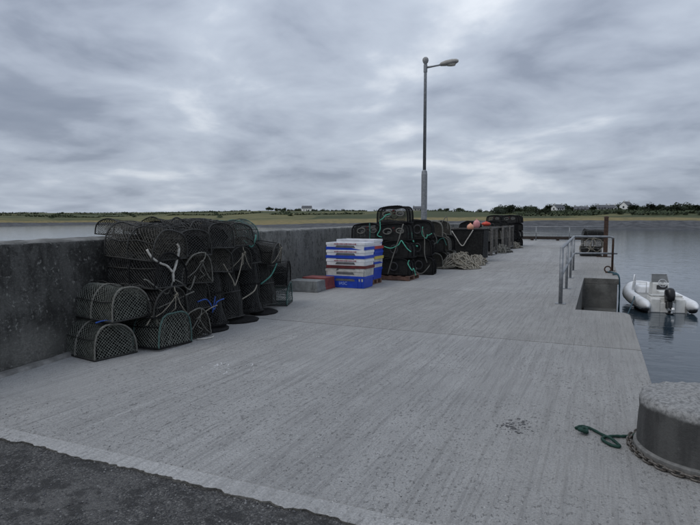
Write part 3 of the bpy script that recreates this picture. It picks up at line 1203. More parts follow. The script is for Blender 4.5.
for i, (x, y, rx_, ry_, rz) in enumerate([(-4.93, 6.34, .20, .27, .1), (-4.97, 7.08, .22, .30, -.2), (-5.06, 7.86, .21, .29, .15)]):
    pb = MB()
    pr_ = []
    for k in range(40):
        a = 2 * PI * k / 40
        n1 = 1 + .10 * noise.noise(Vector((math.cos(a) * 2 + i * 5, math.sin(a) * 2, 0))) + .04 * noise.noise(Vector((math.cos(a) * 9 + i, math.sin(a) * 9, 3)))
        pr_.append((rx_ * n1 * math.cos(a), ry_ * n1 * math.sin(a)))
    for (f, z) in ((1.0, .001), (1.02, .018), (.95, .034), (.6, .040), (.2, .038)):
        for (px, py) in pr_:
            pb.v.append((px * f, py * f, z + .008 * noise.noise(Vector((px * f * 14, py * f * 14, i))) * (z > .01)))
    for j in range(4):
        for k in range(40):
            k2 = (k + 1) % 40
            pb.f.append((j * 40 + k, j * 40 + k2, (j + 1) * 40 + k2, (j + 1) * 40 + k))
    pb.f.append(tuple(4 * 40 + k for k in range(40)))
    o = pb.build('rubber_pot_base', M_RUBBER, None, smooth=True, loc=(x, y, 0))
    o.rotation_euler = (0, 0, rz)
    tag(o, 'flat black rubber pot base at the foot of the pile, %s' % ('nearest the camera', 'middle of the three', 'farthest of the three')[i], 'pot base', 'flat black pot bases')


# loose ropes
def rope(name, pts, r, mat, label, cat='rope', group=None, sub=5):
    P = [Vector(p) for p in pts]
    out = []
    for i in range(len(P) - 1):
        p0, p1, p2, p3 = P[max(i - 1, 0)], P[i], P[i + 1], P[min(i + 2, len(P) - 1)]
        for k in range(sub):
            t = k / sub
            out.append(0.5 * ((2 * p1) + (-p0 + p2) * t + (2 * p0 - 5 * p1 + 4 * p2 - p3) * t * t + (-p0 + 3 * p1 - 3 * p2 + p3) * t ** 3))
    out.append(P[-1])
    m_ = MB()
    m_.tube(out, [r * (1 + .12 * math.sin(i * 2.1)) for i in range(len(out))], 6)
    o_ = m_.build(name, mat, None, smooth=True)
    tag(o_, label, cat, group)
    return o_


# ------------------------------------------------------------------ far stacks
BW, BL, BH = 0.80, 0.56, 0.43
ringB = (M_ROPE_GREY, [(0, -.14, .24, .11, .07, 1), (0, .2, .25, .10, .06, 1)])
baitB = [(M_PL_GREYW, .2, -.12, .22, .055), (M_PL_GREYW, .2, .2, .25, .06), (M_PL_DRED, .17, .04, .26, .05), (M_PL_RED, .2, .0, .33, .04)]
protoB = [
    make_pot('parlour_pot', BW, BL, BH, .36, .040, .0045, M_RUBBER, M_NET[1], M_RUBBER, 11, .022, None, ringB, baitB, slats=5),
    make_pot('parlour_pot', BW, BL, BH, .45, .036, .0048, M_RUBBER, M_NET[1], M_RUBBER, 12, .022, None, (M_DKGREY, [(0, 0, .22, .10, .10, 1)]), [(M_PL_DRED, .18, -.2, .2, .05)], dense=True, slats=5),
    make_pot('parlour_pot', BW, BL, BH, .50, .040, .0050, M_ROPE_GREY, M_NET[3], M_FRAME, 13, .018, M_ROPE_GREY, None, None, dense=True, slats=5),
]
usedB = [False] * 3


def potB(k, loc, rot, label, group):
    o = protoB[k]
    if usedB[k]:
        o = copy_tree(protoB[k])
    usedB[k] = True
    place(o, loc, rot)
    tag(o, label, 'lobster pot', group)
    return o


G2 = 'black pots stacked behind the fish boxes'
FR = -PI / 2                               # long face towards the camera
SB = BH + .012


def pallet(x, y, lx, ly, rz, label):
    root = empty('pallet', (x, y, 0), rz)
    for yy in (-ly / 2 + .05, 0, ly / 2 - .05):
        MB().box(-lx / 2, lx / 2, yy - .045, yy + .045, .016, .098).build('bearer', M_WOOD, root)
    for k in range(5):
        xx = -lx / 2 + .05 + (lx - .1) * k / 4
        MB().box(xx - .045, xx + .045, -ly / 2, ly / 2, .099, .118).build('deck_board', M_WOOD, root)
    for yy in (-lx / 2 + .05, lx / 2 - .05):
        MB().box(yy - .045, yy + .045, -ly / 2, ly / 2, .001, .015).build('bottom_board', M_WOOD, root)
    tag(root, label, 'pallet', 'wooden pallets')


pallet(-4.85, 13.85, 1.0, .9, 0, 'reddish wooden pallet under the tallest stack of black pots')
pallet(-5.78, 14.25, .85, .9, 0, 'wooden pallet under the shorter black stack behind the fish boxes')
for la in range(4):
    potB((1, 1, 0, 0)[la], (-4.80 + (0, .02, -.05, -.07)[la], 13.78 + .02 * la, .122 + la * SB), (0, 0, FR + (.03, -.04, .02, .05)[la]),
         'black parlour pot with rounded top corners, %s in the tall stack' % ('lowest', 'second from the ground', 'second from the top', 'topmost')[la], G2)
for la in range(3):
    potB((1, 0, 0)[la], (-5.76, 14.2 + .02 * la, .122 + la * SB), (0, 0, FR + (-.03, .02, .04)[la]),
         'black parlour pot in the shorter stack right behind the fish boxes, %s' % ('lowest', 'middle', 'top')[la], G2)
G3 = 'black pots in the row beside the lamp post'
row = [(-4.72, 15.45, [1, 1, 1], 0.12), (-4.95, 16.35, [1, 0, 1], .3), (-5.55, 15.6, [1, 1, 1], 0), (-4.95, 17.35, [2, 1, 2], .25),
       (-5.0, 18.4, [2, 2, 2], .1), (-5.6, 17.4, [1, 2, 2], .1), (-5.0, 19.3, [2, 1], .3), (-5.7, 18.8, [1, 1, 2], 0), (-5.9, 16.4, [1, 1, 1], 0)]
for ri, (x, y, ks, rz) in enumerate(row):
    for la, k in enumerate(ks):
        potB(k, (x + jit.gauss(0, .03), y + jit.gauss(0, .03), .004 + la * SB * 1.14), (jit.gauss(0, .03), jit.gauss(0, .03), FR + rz + jit.gauss(0, .08)),
             '%s in %s stack of the row beside the lamp post, layer %s' % (('black tight-net pot', 'black pot', 'brown-net pot')[0 if k == 1 else 1 if k == 0 else 2], ordn[ri] if ri < 8 else 'rearmost', ('one', 'two', 'three')[la]), G3).scale = (1, jit.uniform(.95, 1.05), 1.14)

# black lined bulk bin with white rope
bin_ = empty('bulk_bin', (-4.42, 21.0, 0))
tag(bin_, 'tall black lined bulk bin with a white rope hung in a V', 'bin')
m_ = MB()
for a_ in range(1):
    W_, D_, H_ = .58, .52, 1.18
    m_.frustum(-W_, W_, -D_, D_, .1, H_, .93, 1.0)
m_.build('tub', pmat('black_liner', (0.013, 0.014, 0.014), (0.006, 0.006, 0.007), 5, .95, .9, 0, .08), bin_, bevel=.05)
m_ = MB()
m_.tube([(-.6, -.54, 1.17), (.6, -.54, 1.17), (.6, .54, 1.17), (-.6, .54, 1.17)], .03, 6, closed=True)
m_.build('rim', M_RUBBER, bin_)
for xx in (-.42, .42):
    MB().box(xx - .07, xx + .07, -.5, .5, .001, .099).build('foot', M_RUBBER, bin_)
rope('rope_loop', [(-4.98, 20.43, 1.13), (-4.8, 20.42, .86), (-4.66, 20.44, .64), (-4.55, 20.42, .60), (-4.44, 20.43, .78), (-4.3, 20.42, 1.0), (-4.2, 20.43, 1.17)], .018, M_ROPE_WHITE,
     'white rope hung in a V on the front of the black bin')
nm_ = MB()
for (ax, sgn, half) in ((1, -1, .58), (0, 1, .52)):
    gg = []
    for i in range(27):
        t = -1 + 2 * i / 26
        colm = []
        for j in range(26):
            z = .12 + 1.04 * j / 25
            kk = .93 + .07 * (z - .1) / 1.08
            off = .015 + .012 * abs(noise.noise(Vector((i * .4, j * .4, ax * 5))))
            colm.append(Vector((t * .58 * kk, -.52 * kk - off, z)) if ax == 1 else Vector((.58 * kk + off, t * .52 * kk, z)))
        gg.append(colm)
    net_patch(nm_, gg, .005)
nm_.build('net_cover', M_NET[1], bin_)


def buoy(x, y, z, r_, mt, label, sq=1.0, mtstem=None):
    root = empty('buoy', (x, y, z))
    m__ = MB()
    m__.lathe([(r_ * max(.02, math.sin(PI * k / 12)), -r_ * sq * math.cos(PI * k / 12)) for k in range(13)], 18)
    m__.build('float_ball', mt, root, smooth=True)
    m__ = MB()
    m__.lathe([(r_ * .24, r_ * sq * .9), (r_ * .26, r_ * sq * 1.12), (r_ * .16, r_ * sq * 1.25)], 10)
    m__.build('eye', mtstem or mt, root)
    tag(root, label, 'buoy')


buoy(-4.42, 21.0, 1.26, .13, M_BUOY_O, 'pale orange round buoy on top of the black bin')
buoy(-4.45, 22.3, 1.36, .14, M_BUOY_P, 'pink round buoy on the gear just behind the black bin', 1.2)
buoy(-4.5, 24.6, 1.36, .2, M_BUOY_R, 'flattened red float on top of the steel cages', .45)


M_CAGE = pmat('weathered_cage_steel', (0.16, 0.155, 0.145), (0.085, 0.08, 0.075), 14, .7, .2, .3)


def cage(x0, x1, y0, y1, h, label, fill):
    root = empty('steel_cage', ((x0 + x1) / 2, (y0 + y1) / 2, 0))
    lx, ly = (x1 - x0) / 2, (y1 - y0) / 2
    for sx in (-1, 1):
        for sy in (-1, 1):
            MB().box(sx * lx - .045, sx * lx + .045, sy * ly - .045, sy * ly + .045, .001, h).build('post', M_CAGE, root)
    for z in (.14, h - .06):
        for s in (-1, 1):
            MB().box(-lx + .046, lx - .046, s * ly - .03, s * ly + .03, z - .03, z + .03).build('rail', M_CAGE, root)
            MB().box(s * lx - .03, s * lx + .03, -ly + .046, ly - .046, z - .03, z + .03).build('rail', M_CAGE, root)
    for s in (-1, 1):
        for k in range(1, 4):
            MB().tube([(s * lx, -ly + 2 * ly * k / 4, .17), (s * lx, -ly + 2 * ly * k / 4, h - .09)], .012, 5).build('bar', M_CAGE, root)
    MB().box(-lx + .05, lx - .05, -ly + .05, ly - .05, .09, .13).build('floor_plate', M_RUST, root)
    tag(root, label, 'cage', 'steel cages full of pots')
    return root


CG = [(22.1, 23.3, 'first'), (24.4, 25.65, 'second'), (27.4, 28.6, 'third'), (29.6, 30.8, 'fourth')]
for ci, (y0, y1, nm_) in enumerate(CG):
    cage(-5.35, -4.22, y0, y1, 1.25, '%s galvanised steel cage beyond the black bin, filled with pots' % nm_, None)
    for la in range(3 if ci != 1 else 2):
        potB((1, 2, 1)[la], (-4.78, (y0 + y1) / 2 + .02, .14 + la * SB), (0, 0, FR + jit.gauss(0, .05)),
             'dark pot inside the %s steel cage, layer %s' % (nm_, ('one', 'two', 'three')[la]), 'pots inside the steel cages')
G4 = 'pots in the farthest tall stacks'
for si, (x, y) in enumerate([(-4.70, 32.1), (-4.66, 33.3), (-4.62, 34.5), (-5.5, 33.0), (-5.5, 34.4)]):
    for la in range(4 if si not in (0,) else 4):
        k = 1 if (si + la) % 3 else 0
        potB(k, (x + jit.gauss(0, .04), y + jit.gauss(0, .04), .004 + la * (SB + .005)), (0, 0, FR + jit.gauss(0, .1)),
             'black pot, layer %s of the %s far stack before the end railing' % (('one', 'two', 'three', 'four')[la], ordn[si]), G4)


# pale rope heap
def rope_heap(name, c, rx, ry, h, loops, mat, label, seed, r_=.016):
    q = random.Random(seed)
    pts = []
    a_ = 0
    for k in range(loops * 9):
        a_ += q.uniform(.5, .95)
        f = q.uniform(.05, 1) ** .8 * (1 + .25 * math.sin(3 * a_ + seed))
        x, y = rx * f * math.cos(a_), ry * f * math.sin(a_)
        top = h * (1 - (x / rx) ** 2 - (y / ry) ** 2)
        pts.append((x + q.gauss(0, .05), y + q.gauss(0, .05), max(r_, top * q.uniform(.35, 1.0) + .01)))
    P = [Vector(p) for p in pts]
    out = []
    for i in range(len(P) - 1):
        p0, p1, p2, p3 = P[max(i - 1, 0)], P[i], P[i + 1], P[min(i + 2, len(P) - 1)]
        for k in range(3):
            t = k / 3
            v = 0.5 * ((2 * p1) + (-p0 + p2) * t + (2 * p0 - 5 * p1 + 4 * p2 - p3) * t * t + (-p0 + 3 * p1 - 3 * p2 + p3) * t ** 3)
            v.z = max(v.z, r_)
            out.append(v)
    m__ = MB()
    m__.tube(out, r_, 5)
    o_ = m__.build(name, mat, None, smooth=True, loc=c)
    tag(o_, label, 'rope')
    return o_


rope_heap('rope_heap', (-4.15, 18.0, 0), .62, 1.0, .50, 60, M_ROPE_TAN, 'heap of pale tan rope spilled in front of the brown-net pots', 3)
rope_heap('rope_heap', (-3.95, 19.6, 0), .42, .9, .34, 40, M_ROPE_TAN, 'lower drift of pale tan rope at the foot of the black bin', 4)
rope_heap('rope_heap', (-4.2, 26.9, 0), .45, .7, .4, 26, M_ROPE_GREY, 'grey rope tangle between the steel cages', 5)
rope_heap('rope_heap', (-4.25, 31.4, 0), .4, .6, .35, 22, M_ROPE_TAN, 'small rope tangle at the foot of the farthest stacks', 6)

# ropes on the black stacks
y_ = 13.45
rope('rope_strap', [(-4.52, y_, 1.44), (-4.62, y_ - .05, 1.05), (-4.78, y_ - .04, .6), (-4.92, y_ - .03, .15)], .014, M_ROPE_GREY, 'grey strap slanting down the front of the tall black stack')
rope('rope_tail', [(-5.02, y_ - .02, .86), (-4.85, y_ - .04, .82), (-4.72, y_ - .05, .86), (-4.62, y_ - .05, .92), (-4.56, y_ - .04, 1.02), (-4.5, y_ - .05, .96), (-4.4, y_ - .04, .82), (-4.3, y_ - .02, .74)], .013, M_ROPE_MINT, 'mint green rope looped across the middle of the tall stack')
rope('rope_tail', [(-5.16, y_, 1.52), (-5.05, y_ - .04, 1.58), (-4.98, y_ - .02, 1.66), (-4.86, y_ - .02, 1.69)], .013, M_ROPE_MINT, 'mint green rope on the top pot of the tall stack')
rope('rope_tail', [(-5.15, y_, 1.5), (-5.13, y_ - .03, 1.3), (-5.2, y_ - .04, 1.15), (-5.08, y_ - .04, 1.1)], .012, M_ROPE_MINT, 'mint green rope hanging at the left edge of the tall stack')
y_ = 15.05
rope('rope_tail', [(-4.95, y_ + .1, 1.12), (-4.84, y_, 1.2), (-4.78, y_, 1.05), (-4.72, y_ - .02, .85), (-4.62, y_ - .02, .8)], .02, M_ROPE_MINT, 'thick mint green rope between the tall stack and the next')
rope('rope_tail', [(-4.5, y_, 1.3), (-4.44, y_ + .02, 1.0), (-4.42, y_ - .03, .6), (-4.35, y_ - .02, .35)], .013, M_ROPE_GREY, 'grey rope hanging down the second black stack')
m_ = MB()
y_ = 15.9
rope('rope_coil', [(-4.62 + .13 * math.cos(t * .7), 15.88 + .01 * t, .74 + .12 * math.sin(t * .7)) for t in range(14)], .018, M_ROPE_GREY, 'ring of grey rope hung on the second black stack', sub=3)
rope('rope_tail', [(-4.9, 15.12, .25), (-4.72, 15.02, .12), (-4.5, 15.0, .05), (-4.35, 15.1, .2), (-4.3, 15.3, .36)], .014, M_ROPE_GREY, 'grey rope looped at the foot of the second black stack')
rope('rope_tail', [(-5.6, 13.86, 1.45), (-5.58, 13.85, 1.2), (-5.6, 13.85, .9)], .014, M_ROPE_TEAL, 'teal rope down the short stack behind the fish boxes')
rope('rope_tail', [(-4.9, 16.2, 1.34), (-4.6, 16.05, 1.3), (-4.42, 16.0, 1.12), (-4.36, 16.05, .9), (-4.5, 15.98, .8)], .014, M_ROPE_GREY, 'pale rope draped over the third stack of the row')

mq = random.Random(31)
words = ['low on the second stack', 'high on the second stack', 'on the third stack', 'on the fourth stack', 'at the right edge of the tall stack', 'on the brown-net pots', 'high on the brown-net pots']
for i, (x, y, z) in enumerate([(-4.75, 15.05, .4), (-4.5, 15.08, 1.35), (-4.7, 15.95, 1.1), (-4.62, 16.95, .9), (-4.36, 13.42, .5), (-4.66, 17.9, 1.0), (-4.7, 17.92, 1.4)]):
    pts = [(x, y, z)]
    for k in range(5):
        p = pts[-1]
        pts.append((p[0] + mq.uniform(-.03, .13), y + mq.gauss(0, .02), max(.03, p[2] + mq.uniform(-.22, .12))))
    rope('rope_tail', pts, .012, (M_ROPE_GREY, M_ROPE_MINT, M_ROPE_GREY, M_ROPE_TEAL, M_ROPE_MINT, M_ROPE_TAN, M_ROPE_GREY)[i], ('grey', 'mint green', 'grey', 'teal', 'mint green', 'tan', 'grey')[i] + ' rope tail dangling ' + words[i])
# ropes on the near pile
fx = -4.93
rope('rope_lashing', [(-4.84, 5.02, 1.20), (-4.79, 5.05, 1.10), (-4.77, 5.16, 1.03), (-4.76, 5.26, .99), (-4.75, 5.34, .91)], .014, M_ROPE_WHITE, 'white rope forking down the front of the near pile, left arm')
rope('rope_lashing', [(-4.83, 5.53, 1.24), (-4.78, 5.50, 1.19), (-4.77, 5.46, 1.08), (-4.75, 5.38, .95), (-4.75, 5.35, .90), (-4.75, 5.35, .79)], .016, M_ROPE_WHITE, 'white rope forking down the front of the near pile, right arm')
rope('rope_lashing', [(-4.75, 5.35, .82), (-4.75, 5.25, .66), (-4.76, 5.12, .72), (-4.77, 4.95, .84), (-4.78, 4.9, .86)], .009, M_ROPE_GREY, 'thin grey rope running left from the white fork')
rope('rope_lashing', [(-4.75, 5.36, .82), (-4.76, 5.5, .76), (-4.76, 5.66, .66), (-4.77, 5.78, .82)], .009, M_ROPE_GREY, 'thin grey rope running right from the white fork')
rope('rope_lashing', [(-4.76, 5.08, .50), (-4.76, 5.35, .55), (-4.76, 5.6, .60), (-4.77, 5.75, .62)], .009, M_ROPE_GREY, 'thin grey rope across the second layer of the near pile')
rope('rope_lashing', [(-4.86, 5.0, .30), (-4.82, 5.1, .42), (-4.81, 5.14, .2), (-4.80, 5.2, .05)], .009, M_ROPE_TAN, 'tan rope hanging between the nearest pots')
rope('rope_lashing', [(-4.86, 6.5, .92), (-4.82, 6.66, .68), (-4.82, 6.72, .60), (-4.84, 6.9, .86), (-4.88, 7.0, 1.05)], .009, M_ROPE_TAN, 'tan rope hung in a V on the upended pots')
rope('rope_lashing', [(-4.80, 5.85, .47), (-4.78, 6.02, .48), (-4.77, 6.15, .33), (-4.77, 6.22, .42), (-4.80, 6.42, .44)], .009, M_ROPE_BLUE, 'blue rope knotted across the upended pots')
rope('rope_lashing', [(-4.77, 6.12, .29), (-4.78, 6.2, .5)], .008, M_ROPE_BLUE, 'short blue rope end beside the blue knot')
rope('rope_lashing', [(-4.78, 5.85, .28), (-4.75, 6.05, .36), (-4.75, 6.2, .38)], .008, M_ROPE_TAN, 'tan strap slanting across the first upended pot')
rope('rope_lashing', [(-4.9, 7.0, .35), (-4.86, 7.25, .44), (-4.9, 7.4, .52)], .010, M_ROPE_TAN, 'tan strap slanting across the second upended pot')
rope('rope_lashing', [(-5.02, 7.7, .5), (-4.98, 7.95, .62), (-5.02, 8.2, .8)], .012, M_ROPE_TEAL, 'teal rope across the last upended pots')
rope('rope_lashing', [(-5.06, 7.3, 1.22), (-5.0, 7.42, 1.12), (-4.98, 7.5, 1.24), (-5.05, 7.62, 1.3)], .012, M_ROPE_TEAL, 'teal rope bunched near the top of the far half')
rope('rope_lashing', [(-5.12, 4.50, .395), (-5.06, 4.56, .415), (-4.98, 4.62, .405)], .009, M_ROPE_BLUE, 'short bright blue rope on the nearest pot')
rope('rope_end', [(-4.7, 5.7, .012), (-4.62, 5.78, .012), (-4.60, 5.9, .012), (-4.66, 5.98, .012)], .011, M_ROPE_WHITE, 'short white rope end on the slab below the pile')

for i, (x, y, z, rx_, ry_, h, lab) in enumerate([
        (-5.45, 5.85, 1.40, .26, .42, .10, 'dark tangled netting bundle on the top pots, near end of the pile'),
        (-5.50, 6.75, 1.50, .24, .40, .06, 'dark tangled netting bundle on the top pots, middle of the pile'),
        (-5.15, 5.3, .74, .22, .30, .06, 'dark netting stuffed between the layers above the nearest pots')]):
    rope_heap('net_bundle', (x, y, z), rx_, ry_, h, 46, M_NET[4], lab, 40 + i, .006)['category'] = 'net'

# ------------------------------------------------------------------ fish boxes


def text_mesh(s, size, mat):
    cu = bpy.data.curves.new('t', 'FONT')
    cu.body = s
    cu.size = size
    cu.align_x = 'CENTER'
    cu.extrude = .001
    ob = bpy.data.objects.new('t', cu)
    C.objects.link(ob)
    dg = bpy.context.evaluated_depsgraph_get()
    me = bpy.data.meshes.new_from_object(ob.evaluated_get(dg))
    bpy.data.objects.remove(ob)
    me.materials.clear()
    me.materials.append(mat)
    return me


def fish_box(loc, rz, mat, label, group, W=.96, D=.58, H=.27, rim=None, print_=None, text=None, flip=False, slot=True):
    root = empty('fish_box', loc, rz)
    t0 = .945
    m__ = MB()
    ww, dd = W / 2, D / 2

    def ring(s, z, inset=0.0):
        return [(sx * (ww * s - inset), sy * (dd * s - inset), z) for sx, sy in ((-1, -1), (1, -1), (1, 1), (-1, 1))]
    wt = .016
    levels = [ring(t0, 0), ring(.975, H - .055), ring(1.0, H - .055), ring(1.0, H), ring(1.0, H, wt), ring(t0, .02, wt)]
    vs_ = [p for l in levels for p in l]
    fs_ = [(3, 2, 1, 0)]
    for i in range(len(levels) - 1):
        for k in range(4):
            k2 = (k + 1) % 4
            fs_.append((i * 4 + k, i * 4 + k2, (i + 1) * 4 + k2, (i + 1) * 4 + k))
    n5 = (len(levels) - 1) * 4
    fs_.append((n5, n5 + 1, n5 + 2, n5 + 3))
    m__.add(vs_, fs_)
    m__.build('body', mat, root, bevel=.008)
    if rim is not None:
        m2 = MB()
        a0, a1 = ring(1.012, H - .062), ring(1.012, H + .004)
        b0, b1 = ring(1.0, H - .062, -.001), ring(1.0, H + .004, wt)
        vs_ = a0 + a1 + b1
        fs_ = []
        for k in range(4):
            k2 = (k + 1) % 4
            fs_ += [(k, k2, 4 + k2, 4 + k), (4 + k, 4 + k2, 8 + k2, 8 + k)]
        m2.add(vs_, fs_)
        m2.build('rim', rim, root)
    # ribs and handle on the long sides and ends

    def wallpt(x, z, side=-1, out=.004):
        s = t0 + (.975 - t0) * z / (H - .055)
        return (x, side * (dd * s + out), z)
    for side in (-1, 1):
        for x in ((-ww * .8, -ww * .62, ww * .62, ww * .8) if text or flip else ()):
            m3 = MB()
            z0, z1 = .01, H - .058
            p = [wallpt(x - .014, z0, side, .001), wallpt(x + .014, z0, side, .001), wallpt(x + .014, z1, side, .001), wallpt(x - .014, z1, side, .001)]
            q_ = [(a, b + side * .010, c) for a, b, c in p]
            m3.add(p + q_, [(4, 5, 6, 7), (0, 1, 5, 4), (1, 2, 6, 5), (2, 3, 7, 6), (3, 0, 4, 7)])
            m3.build('rib', mat, root)
        if slot:
            m3 = MB()
            z0, z1 = H - .115, H - .065
            hw = ww * .52
            p = [wallpt(-hw, z0, side), wallpt(hw, z0, side), wallpt(hw * .86, z1, side), wallpt(-hw * .86, z1, side)]
            m3.add(p, [(0, 1, 2, 3)] if side < 0 else [(3, 2, 1, 0)])
            m3.build('hand_slot', M_SLOT, root)
    if print_:
        for (z, hw) in ((H - .030, .26),):
            m3 = MB()
            for k in range(15):
                x = -hw + 2 * hw * k / 14
                hgt = .010 + .006 * ((k * 7) % 3) / 2
                m3.box(x - .013, x + .011, -dd * 1.012 - .004, -dd * 1.012 - .001, z - hgt, z + hgt)
            m3.build('printed_line', print_, root)
    if text:
        ob = bpy.data.objects.new('lettering', text_mesh(text, .10, M_PRINT))
        C.objects.link(ob)
        ob.parent = root
        sl = math.atan2(dd * (.975 - t0), H - .055)
        ob.rotation_euler = (PI / 2 + sl, 0, 0)
        ob.location = (-.05, wallpt(0, .07, -1, .006)[1], .07)
    if flip:
        root.rotation_euler = (PI, 0, rz)
    tag(root, label, 'fish box', group)
    return root


GB = 'fish boxes in the stack before the wall'
BX, BY, BRZ = -5.24, 11.79, R(0.5)
stack = [(0.0, M_PL_BLUE, None, None, 'IASC', 'blue fish box with pale lettering, bottom of the front stack'),
         (.150, M_PL_GREYW, None, None, None, 'dirty white fish box resting in the blue bottom box'),
         (.235, M_PL_GREYW, M_PL_DRED, None, None, 'grey fish box with dark red rim in the front stack'),
         (.375, M_PL_WHITE, None, M_PRINT_RED, None, 'white fish box with red print just above the dark red rim'),
         (.460, M_PL_WHITE, M_PL_BLUE, None, None, 'white fish box with wide blue rim, middle of the front stack'),
         (.580, M_PL_WHITE, None, M_PRINT_RED, None, 'white fish box third from the top of the front stack'),
         (.655, M_PL_WHITE, M_PL_BLUE, None, None, 'blue-rimmed fish box just under the top one, front stack'),
         (.755, M_PL_WHITE, None, M_PRINT_RED, None, 'clean white fish box on top of the front stack')]
q5 = random.Random(5)
for (z, mt, rim, pr, tx, lab) in stack:
    fish_box((BX + q5.gauss(0, .008), BY + q5.gauss(0, .006), z + .003), BRZ + q5.gauss(0, .012), mt, lab, GB, rim=rim, print_=pr, text=tx)
pallet(-5.34, 12.62, .9, .6, 0, 'grey-brown pallet under the rear stack of fish boxes')
stack2 = [(0.12, M_PL_BLUE, None, 'blue fish box, lowest of the rear stack'), (.27, M_PL_BLUE, None, 'blue fish box, second of the rear stack'),
          (.40, M_PL_GREYW, M_PL_YELL, 'yellow-rimmed fish box in the rear stack'), (.53, M_PL_BLUE, None, 'blue fish box above the yellow-rimmed one, rear stack'),
          (.64, M_PL_BLUE, M_PL_RED, 'red-rimmed fish box in the rear stack'), (.75, M_PL_BLUE, None, 'blue fish box near the top of the rear stack'),
          (.80, M_PL_WHITE, None, 'white fish box on top of the rear stack')]
for (z, mt, rim, lab) in stack2:
    fish_box((-5.34 + q5.gauss(0, .008), 12.58 + q5.gauss(0, .008), z + .003), q5.gauss(0, .012), mt, lab, 'fish boxes in the rear stack', W=.98, rim=rim, slot=False)
fish_box((-5.80, 10.72, .235), R(4), M_PL_GREY, 'grey fish box upside down on the slab by the wall', 'upturned fish boxes', W=.70, D=.48, H=.23, flip=True, slot=False)
fish_box((-5.78, 11.22, .262), R(-3), M_PL_FADED, 'faded red fish box upside down behind the grey one', 'upturned fish boxes', W=.62, D=.46, H=.26, flip=True, slot=False)

# ------------------------------------------------------------------ street lamp
lamp = empty('street_lamp', (-6.28, 21.2, 0))
tag(lamp, 'tall grey steel street lamp rising behind the pots', 'street lamp')
MB().lathe([(.20, .001), (.20, .03), (.115, .035), (.115, 3.3), (.10, 3.42), (.065, 3.46)], 16).build('base_column', M_GALV, lamp, smooth=False)
MB().lathe([(.064, 3.44), (.058, 7.2), (.055, 7.42)], 14).build('pole', M_GALV, lamp, smooth=True)
MB().box(-.05, .05, -.122, -.112, .6, 1.1).build('access_door', M_GALV, lamp)
MB().lathe([(.075, 7.17), (.075, 7.45)], 12).build('collar', M_GALV, lamp)
LD = Vector((math.cos(YAW) * .98, math.sin(YAW) * .98 - .12, 0)).normalized()
m_ = MB()
m_.tube([LD * .02 + Vector((0, 0, 7.34)), LD * .35 + Vector((0, 0, 7.39)), LD * .66 + Vector((0, 0, 7.44))], [.04, .032, .03], 10)
m_.build('arm', M_GALV, lamp, smooth=True)
la_ = math.atan2(LD.y, LD.x)
hd = MB()
secs = [(-.04, .05, .045), (.0, .10, .08), (.18, .14, .12), (.4, .16, .125), (.58, .13, .10), (.66, .06, .05)]
vs_, fs_ = [], []
for (x, wy, hz_) in secs:
    for k in range(12):
        a_ = 2 * PI * k / 12
        z = math.sin(a_) * hz_
        vs_.append((x, math.cos(a_) * wy, (z if z > 0 else z * .75) + x * .16))
for i in range(len(secs) - 1):
    for k in range(12):
        k2 = (k + 1) % 12
        fs_.append((i * 12 + k, i * 12 + k2, (i + 1) * 12 + k2, (i + 1) * 12 + k))
fs_ += [tuple(range(11, -1, -1)), tuple(5 * 12 + k for k in range(12))]
hd.add(vs_, fs_)
h_ = hd.build('lantern', pmat('lantern_grey', (.42, .40, .36), (.30, .29, .27), 6, .5), lamp, smooth=True, loc=LD * .58 + Vector((0, 0, 7.44)))
h_.rotation_euler = (0, 0, la_)
m_ = MB()
m_.lathe([(.02, -.07), (.10, -.05), (.115, 0), (.115, .03)], 16)
b_ = m_.build('lens', M_LAMPGLASS, h_, smooth=True, loc=(.38, 0, -.01))
b_.scale = (1.6, .95, 1)
m_ = MB()
m_.lathe([(.05, -.16), (.06, -.12), (.095, -.07), (.12, 0), (.11, .07), (.07, .12), (.02, .14)], 14)
m_.build('photocell_dome', pmat('dome_grey', (.36, .36, .35), (.2, .2, .2), 20, .5), lamp, smooth=True, loc=(0, 0, 7.60))


# ------------------------------------------------------------------ railings
def pipe(name, pts, r_, parent, mat=None):
    m__ = MB()
    m__.tube(pts, r_, 10)
    return m__.build(name, mat or M_GALV, parent, smooth=True)


rail = empty('stair_railing', (0, 0, 0))
tag(rail, 'galvanised tube railing around the stair recess', 'railing')
RP = [(-.62, 10.93), (-.645, 13.4), (-.675, 15.9), (-.70, 18.3)]
for i, (x, y) in enumerate(RP):
    pipe('post', [(x, y, .012), (x, y, 1.03)], .036 if i == 0 else .030, rail)
    MB().box(x - .09, x + .09, y - .08, y + .08, .001, .011).build('base_plate', M_GALV, rail)
pipe('post', [(.38, 18.6, .012), (.38, 18.6, .93), (.375, 18.6, 1.0)], .033, rail, M_RUST)
MB().box(.30, .46, 18.52, 18.68, .001, .011).build('base_plate', M_RUST, rail)
c0, c1 = Vector((-.62, 10.93, 1.035)), Vector((-.70, 18.3, 1.035))
pipe('top_rail', [c0 + Vector((0, .0, -.02)), c0 + Vector((0, .06, 0)), c1 + Vector((0, -.15, 0)), c1 + Vector((.05, -.03, 0)), c1 + Vector((.18, .05, 0)), (.25, 18.56, 1.035), (.35, 18.59, 1.015), (.38, 18.6, .95)], .033, rail)
pipe('mid_rail', [(-.62, 10.93, .53), (-.69, 17.9, .53), (-.66, 18.2, .53), (-.5, 18.35, .53), (.5, 18.64, .53)], .029, rail)

